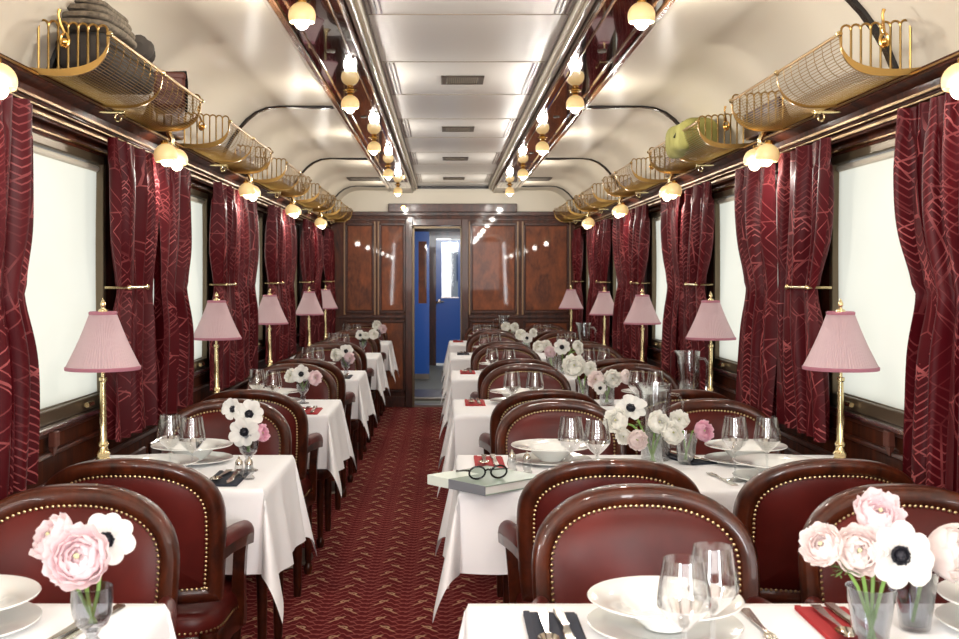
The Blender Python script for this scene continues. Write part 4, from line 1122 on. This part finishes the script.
# fifth, sixth rows
vx, vy = P(363, 352, TZ)-0*Vector((0, 0)) if False else P(363, 354, TZ)
bouquet(kgob, vx, vy, 'smoky stemmed vase on the fifth left-hand table', 'vase', [
    ('anemone', 360, 335, 0, .8, (-.4, -1, .2), 'white bloom at the left'), ('cream', 373, 334.5, 0, .85, (.5, -1, .2), 'cream bloom at the right'), ('cream', 366, 336, -.02, .6, (0, -1, .3), 'cream bloom at the middle')], 'in the vase on the fifth left-hand table', 4)
vx, vy = (526-VX)*8.95/F, 8.95
bouquet(kcy, vx, vy, 'clear cylinder vase on the fifth right-hand table', 'vase', [
    ('cream', 521, 335, 0, .9, (-.3, -1, .3), 'cream bloom at the left'), ('anemone', 527, 338, -.03, .85, (0, -1, .1), 'white anemone with black centre'), ('cream', 533, 333, 0, .7, (.5, -1, .3), 'cream bloom at the right')], 'in the vase on the fifth right-hand table', 4)
vx, vy = (378-VX)*10.8/F, 10.8
bouquet(kgob, vx, vy, 'smoky stemmed vase on the farthest left-hand table', 'vase', [
    ('cream', 377, 325.5, 0, .9, (-.2, -1, .4), 'cream bloom at the left'), ('pink', 382, 329, 0, .85, (.4, -1, .1), 'pale pink bloom at the right')], 'in the vase on the farthest left-hand table', 5)
vx, vy = (511-VX)*10.7/F, 10.7
bouquet(ktv, vx, vy, 'clear tumbler vase on the farthest right-hand table', 'vase', [
    ('cream', 506, 327, 0, .9, (-.2, -1, .4), 'cream bloom at the left'), ('cream', 514, 327.5, 0, .9, (.4, -1, .1), 'cream bloom at the right')], 'in the vase on the farthest right-hand table', 5)

# --- wine glasses
GL = {}
def wine(x, y, side, j, which): place(kwine, x, y, 'clear stemmed wine glass, %s on the %s %s-hand table' % (which, rowname[j], side), 'wine glass', 'wine glasses on the %s side' % side)
def gp(px, py): Y = F*(CZ-TT-.198)/(py-VY); return (px-VX)*Y/F, Y     # by the rim
wine(*gp(684, 559), 'right', 0, 'left of the pair'); wine(*gp(713, 546), 'right', 0, 'right of the pair')
wine(*gp(571, 417), 'right', 1, 'left of the aisle-side pair'); wine(*gp(597, 419), 'right', 1, 'right of the aisle-side pair')
wine(*gp(735, 416.5), 'right', 1, 'left of the window-side pair'); wine(*gp(767, 417), 'right', 1, 'right of the window-side pair')
wine(*gp(170, 414.5), 'left', 1, 'left of the pair'); wine(*gp(192, 417), 'left', 1, 'right of the pair')
GR = {2: ((512, 371.5), (535, 372), (637, 370.5), (655.5, 371)), 3: ((492, 348), (509, 349), (589, 348.5), (604, 348.5)), 4: ((484, 334.5), (496, 334), (561.5, 333.5), (571.5, 333)), 5: ((477, 324.5), (487, 324.5), (537, 324.5), (547, 324.5))}
G2 = {2: ((257, 369), (273, 371)), 3: ((307.5, 347.5), (318, 347.5)), 4: ((333, 333), (344.5, 333.5)), 5: ((346.5, 324), (357, 324))}
for j in range(2, 6):
    for (p, w) in zip(GR[j], ('left of the aisle-side pair', 'right of the aisle-side pair', 'left of the window-side pair', 'right of the window-side pair')): wine(*gp(*p), 'right', j, w)
    for (p, w) in zip(G2[j], ('left of the pair', 'right of the pair')): wine(*gp(*p), 'left', j, w)

# --- plates and bowls
def setting(cx, cy, side, j, seat, both=True):
    place(kplate, cx, cy, 'flat white dinner plate beneath a bowl, %s, %s %s-hand table' % (seat, rowname[j], side), 'plate', 'white china on the %s side' % side)
    if both: kbowl((cx, cy-.004, TT+.0085), 'wide-rimmed white bowl on a plate, %s, %s %s-hand table' % (seat, rowname[j], side), 'bowl', 'white china on the %s side' % side)
for j in range(6):
    ty = TBL[j]
    setting(-.865 if j == 0 else -.86, ty+.165, 'left', j, 'far side')
    setting(.39 if j == 0 else .36, ty+.155, 'right', j, 'far side by the aisle')
    setting(1.02, ty+.155, 'right', j, 'far side by the window')
    if j > 0:
        setting(-.90, ty-.175, 'left', j, 'near side'); setting(1.03, ty-.175, 'right', j, 'near side by the window')
        if j > 1: setting(.42, ty-.175, 'right', j, 'near side by the aisle')

# --- napkins and cutlery
def cutset(x, y, col_, side, j, seat, rz=0, spoon=True):
    kk = kred if col_ == 'red' else kblk
    place(kk, x, y, 'folded %s napkin, %s, %s %s-hand table' % ('red' if col_ == 'red' else 'black', seat, rowname[j], side), 'napkin', 'folded napkins', rz=rz)
    c, s = math.cos(rz), math.sin(rz)
    def L(dx, dy): return (x+dx*c-dy*s, y+dx*s+dy*c, TT+.0095)
    kknife(L(.018, .0), 'silver knife on the %s napkin, %s, %s %s-hand table' % (('red' if col_ == 'red' else 'black'), seat, rowname[j], side), 'knife', 'knives on the napkins', rz=rz+PI+.03)
    (kspoon if spoon else kfork)(L(-.018, .0), 'silver %s on the %s napkin, %s, %s %s-hand table' % ('spoon' if spoon else 'fork', 'red' if col_ == 'red' else 'black', seat, rowname[j], side), 'spoon' if spoon else 'fork', 'spoons and forks on the napkins', rz=rz+PI-.03)
cutset(.195, 1.93, 'dark', 'right', 0, 'far side by the aisle'); cutset(.71, 1.965, 'red', 'right', 0, 'far side by the window')
cutset(.15, 3.72, 'red', 'right', 1, 'far side by the aisle'); cutset(.835, 3.80, 'dark', 'right', 1, 'far side by the window', rz=.35)
cutset(.15, 5.50, 'red', 'right', 2, 'far side by the aisle'); cutset(.15, 7.28, 'red', 'right', 3, 'far side by the aisle')
cutset(.15, 9.06, 'dark', 'right', 4, 'far side by the aisle'); cutset(.13, 10.84, 'red', 'right', 5, 'far side by the aisle')
cutset(-.675, 3.42, 'dark', 'left', 1, 'near side'); cutset(-.635, 5.16, 'red', 'left', 2, 'near side'); cutset(-.64, 6.95, 'dark', 'left', 3, 'near side', rz=.0)
kfork((.565, 1.98, TT), 'silver fork lying right of the plate on the nearest right-hand table', 'fork', 'loose forks', rz=PI)
kknife((-.64, 1.99, TT), 'silver knife lying right of the plates on the nearest left-hand table', 'knife', rz=PI-.2)
kfork((-.672, 1.905, TT+.004), 'silver fork by the vase on the nearest left-hand table', 'fork', 'loose forks', rz=PI-.2)
kfork((.86, 3.42, TT), 'silver fork at the near plate by the window on the second right-hand table', 'fork', 'loose forks', rz=.15)
x, y = P(512, 472, TZ); place(kshk, x, y, 'left of two little glass shakers behind the book on the second right-hand table', 'salt shaker')
x, y = P(527, 474, TZ); place(kshk, x, y, 'right of two little glass shakers behind the book on the second right-hand table', 'salt shaker')
x, y = P(239, 480, TZ); place(kshk, x, y, 'little glass shaker by the vase on the second left-hand table', 'salt shaker')
x, y = P(249, 480, TZ); place(kshk, x, y, 'little glass shaker nearest the aisle on the second left-hand table', 'salt shaker')
kjug(((656-VX)*3.8/F, 3.8, TT), 'clear glass water jug behind the flowers on the second right-hand table', 'jug', 'water jugs', rz=0)
kjug(((689-VX)*5.5/F, 5.5, TT), 'clear glass water jug on the third right-hand table', 'jug', 'water jugs', rz=0)
kjug(((584-VX)*9.0/F, 9.0, TT), 'clear glass water jug on the fifth right-hand table', 'jug', 'water jugs', rz=0)
kjug(((503-VX)*10.8/F, 10.8, TT), 'clear glass water jug on the farthest right-hand table', 'jug', 'water jugs', rz=PI)

# --- book and spectacles
def bookpt(px, py, z): return P(px, py, z)
bt = TT+.034
A = bookpt(433, 476, bt); B = bookpt(480, 492, bt); Cc = bookpt(531, 477, bt); D = (A[0]+Cc[0]-B[0], A[1]+Cc[1]-B[1])
L1 = math.hypot(B[0]-A[0], B[1]-A[1]); L2 = math.hypot(Cc[0]-B[0], Cc[1]-B[1])
bkx, bky = .125, 3.335
r = empty('hardback_book', (bkx, bky, TT), 'large grey-green hardback book lying on the corner of the second right-hand table', 'book', rz=.73-PI/2)
w, h = .125, .125
MB().box(-w, w, -h, h, 0, .003, .001).box(-w, w, -h, h, .025, .028, .001).build('cover', 'book_cover', r, smooth=False)
MB().box(-w, w, -h-.0015, -h+.0015, .0, .028).build('spine', 'book_spine', r, smooth=False)
MB().box(-w-.0004, -w*.25, -h-.0022, -h+.002, .0, .0285).build('spine_band', 'book_light', r, smooth=False)
MB().box(-w-.0004, -w*.25, -h+.002, -h*.0, .0282, .0287).build('pale_cover_panel', 'book_light', r, smooth=False)
MB().box(-w+.004, w-.004, -h+.003, h-.005, .003, .025).build('pages', 'paper', r, smooth=False)
r = empty('spectacles', (bkx+.0, bky-.06, TT+.0292), 'black round-framed spectacles lying on the book', 'spectacles', rz=-.05+.35)
for sx, nm in ((-1, 'left'), (1, 'right')):
    c = (sx*.034, -.01, .021)
    MB().tube([(c[0]+.025*math.cos(a), c[1]-.004*math.sin(a), c[2]+.019*math.sin(a)) for a in [2*PI*k/22 for k in range(22)]], .0030, 8, closed=True).build('rim', 'black_plastic', r)
    g = MB(); g.add([(c[0], c[1], c[2])]+[(c[0]+.023*math.cos(a), c[1]-.004*math.sin(a), c[2]+.017*math.sin(a)) for a in [2*PI*k/22 for k in range(22)]], [(0, 1+k, 1+(k+1) % 22) for k in range(22)]); g.build('lens', 'pane', r)
    MB().tube([(sx*.059, -.01, .028), (sx*.062, .03, .022), (sx*.058, .09, .010), (sx*.054, .125, .004)], [.0032, .0028, .0026, .004], 8).build('temple', 'black_plastic', r)
MB().tube([(-.010, -.01, .026), (0, -.011, .030), (.010, -.01, .026)], .0028, 8).build('bridge', 'black_plastic', r)

# ------------------------------------------------------------------ luggage
def soft_slab(r, name, m, x0, x1, y0, y1, z0, z1, seed, fold=True):
    rnd = random.Random(seed); p = [rnd.random()*6 for _ in range(4)]; n = 28; cx, cz = (x0+x1)/2, (z0+z1)/2; hw, hh = (x1-x0)/2, (z1-z0)/2
    rings = []
    for k in range(15):
        t = k/14; y = y0+(y1-y0)*t; e = (1-abs(2*t-1)**8)**.5 if 0 < k < 14 else .55
        rings.append([(cx+hw*e*math.copysign(abs(math.cos(a))**.55, math.cos(a))*(1+.03*math.sin(t*9+p[0]+a*2)), y, cz+hh*e*math.copysign(abs(math.sin(a))**.55, math.sin(a))*(1+.07*math.sin(t*7+p[1]+a*3))) for a in [2*PI*i/n for i in range(n)]])
    mb = MB().loft(rings); return mb.build(name, m, r, ang=80)
def fold_roll(r, name, m, cx, cz, w, h, y0, y1, layers, seed):
    """a blanket folded in thick layers, its rounded fold edges facing the aisle and the near end"""
    rnd = random.Random(seed); path = []
    th = h/layers
    for i in range(layers):
        z = cz-h/2+th*(i+.5); xa, xb = (cx-w/2, cx+w/2) if i % 2 == 0 else (cx+w/2, cx-w/2)
        for k in range(7): t = k/6; path.append((xa+(xb-xa)*t, z+.008*math.sin(t*5+seed+i)))
        if i < layers-1: path.append((xb+math.copysign(th*.35, xb-cx), z+th/2))
    o = MB(); up = []; dn = []
    for i, (x, z) in enumerate(path):
        a = path[max(0, i-1)]; b = path[min(len(path)-1, i+1)]; t = Vector((b[0]-a[0], b[1]-a[1])).normalized(); nn = Vector((-t.y, t.x))*th*.43
        up.append((x+nn.x, z+nn.y)); dn.append((x-nn.x, z-nn.y))
    sec = up+dn[::-1]
    for k in range(9): pass
    o.loft([[(x, y0+(y1-y0)*k/8+.006*math.sin(x*30+k), z+.004*math.sin(k*1.3+x*20)) for x, z in sec] for k in range(9)], True, True)
    return o.build(name, m, r, ang=60)
ZR = 1.975
r = empty('grey_blanket', (-1.085, 3.6, ZR), 'dark grey wool blanket folded flat in the first left luggage rack', 'blanket')
soft_slab(r, 'folded_cloth', 'wool_dark', -.105, .085, -.32, .28, .022, .145, 3)
r = empty('folded_blanket', (-1.085, 3.45, ZR+.125), 'grey-brown wool blanket folded in thick layers on top of the dark blanket', 'blanket')
lay = None
for _i, (_a, _b, _c, _d) in enumerate([(-.10, .085, .018, .044), (-.085, .082, .042, .068), (-.098, .070, .066, .092), (-.07, .06, .09, .112)]):
    _o = soft_slab(r, 'blanket_fold', 'wool', _a, _b, -.20+.01*_i, .20-.012*_i, _c, _d, 11+_i)
r = empty('rolled_scarf', (-1.04, 3.72, ZR+.143), 'small dark wool roll behind the layered blanket on the first left rack', 'blanket')
MB().tube([(0+.012*math.cos(a), -.02+.02*a*.5, .034+.004*math.sin(a*2)) for a in [i*.6 for i in range(22)]], [.012]+[.034]*20+[.014], 14).build('rolled_cloth', 'wool_dark', r)
r = empty('camera_case', (-1.06, 4.22, ZR+.035), 'brown leather case with a black strap at the far end of the first left rack', 'case', rz=.25)
MB().box(-.055, .06, -.10, .10, 0, .13, .012).build('case_body', 'brown_leather', r, smooth=False)
MB().box(-.058, .063, -.103, .103, .105, .135, .008).build('lid', 'brown_leather', r, smooth=False)
MB().tube([(.064, -.085, .02), (.066, -.08, .10), (.062, -.07, .139), (.0, -.03, .142), (.062, .05, .139), (.068, .06, .05), (.066, .07, .01)], .006, 6).build('strap', 'black_plastic', r)
r = empty('canvas_bag', (1.24, 5.48, ZR), 'olive green canvas bag lying in the second right luggage rack', 'bag')
soft_slab(r, 'bag_body', 'olive', -.115, .08, -.27, .24, .005, .165, 9)
MB().tube([(-.12, -.1, .08), (-.08, -.11, .155), (0, -.1, .17), (.06, -.09, .15)], .006, 6).build('strap', 'black_plastic', r)
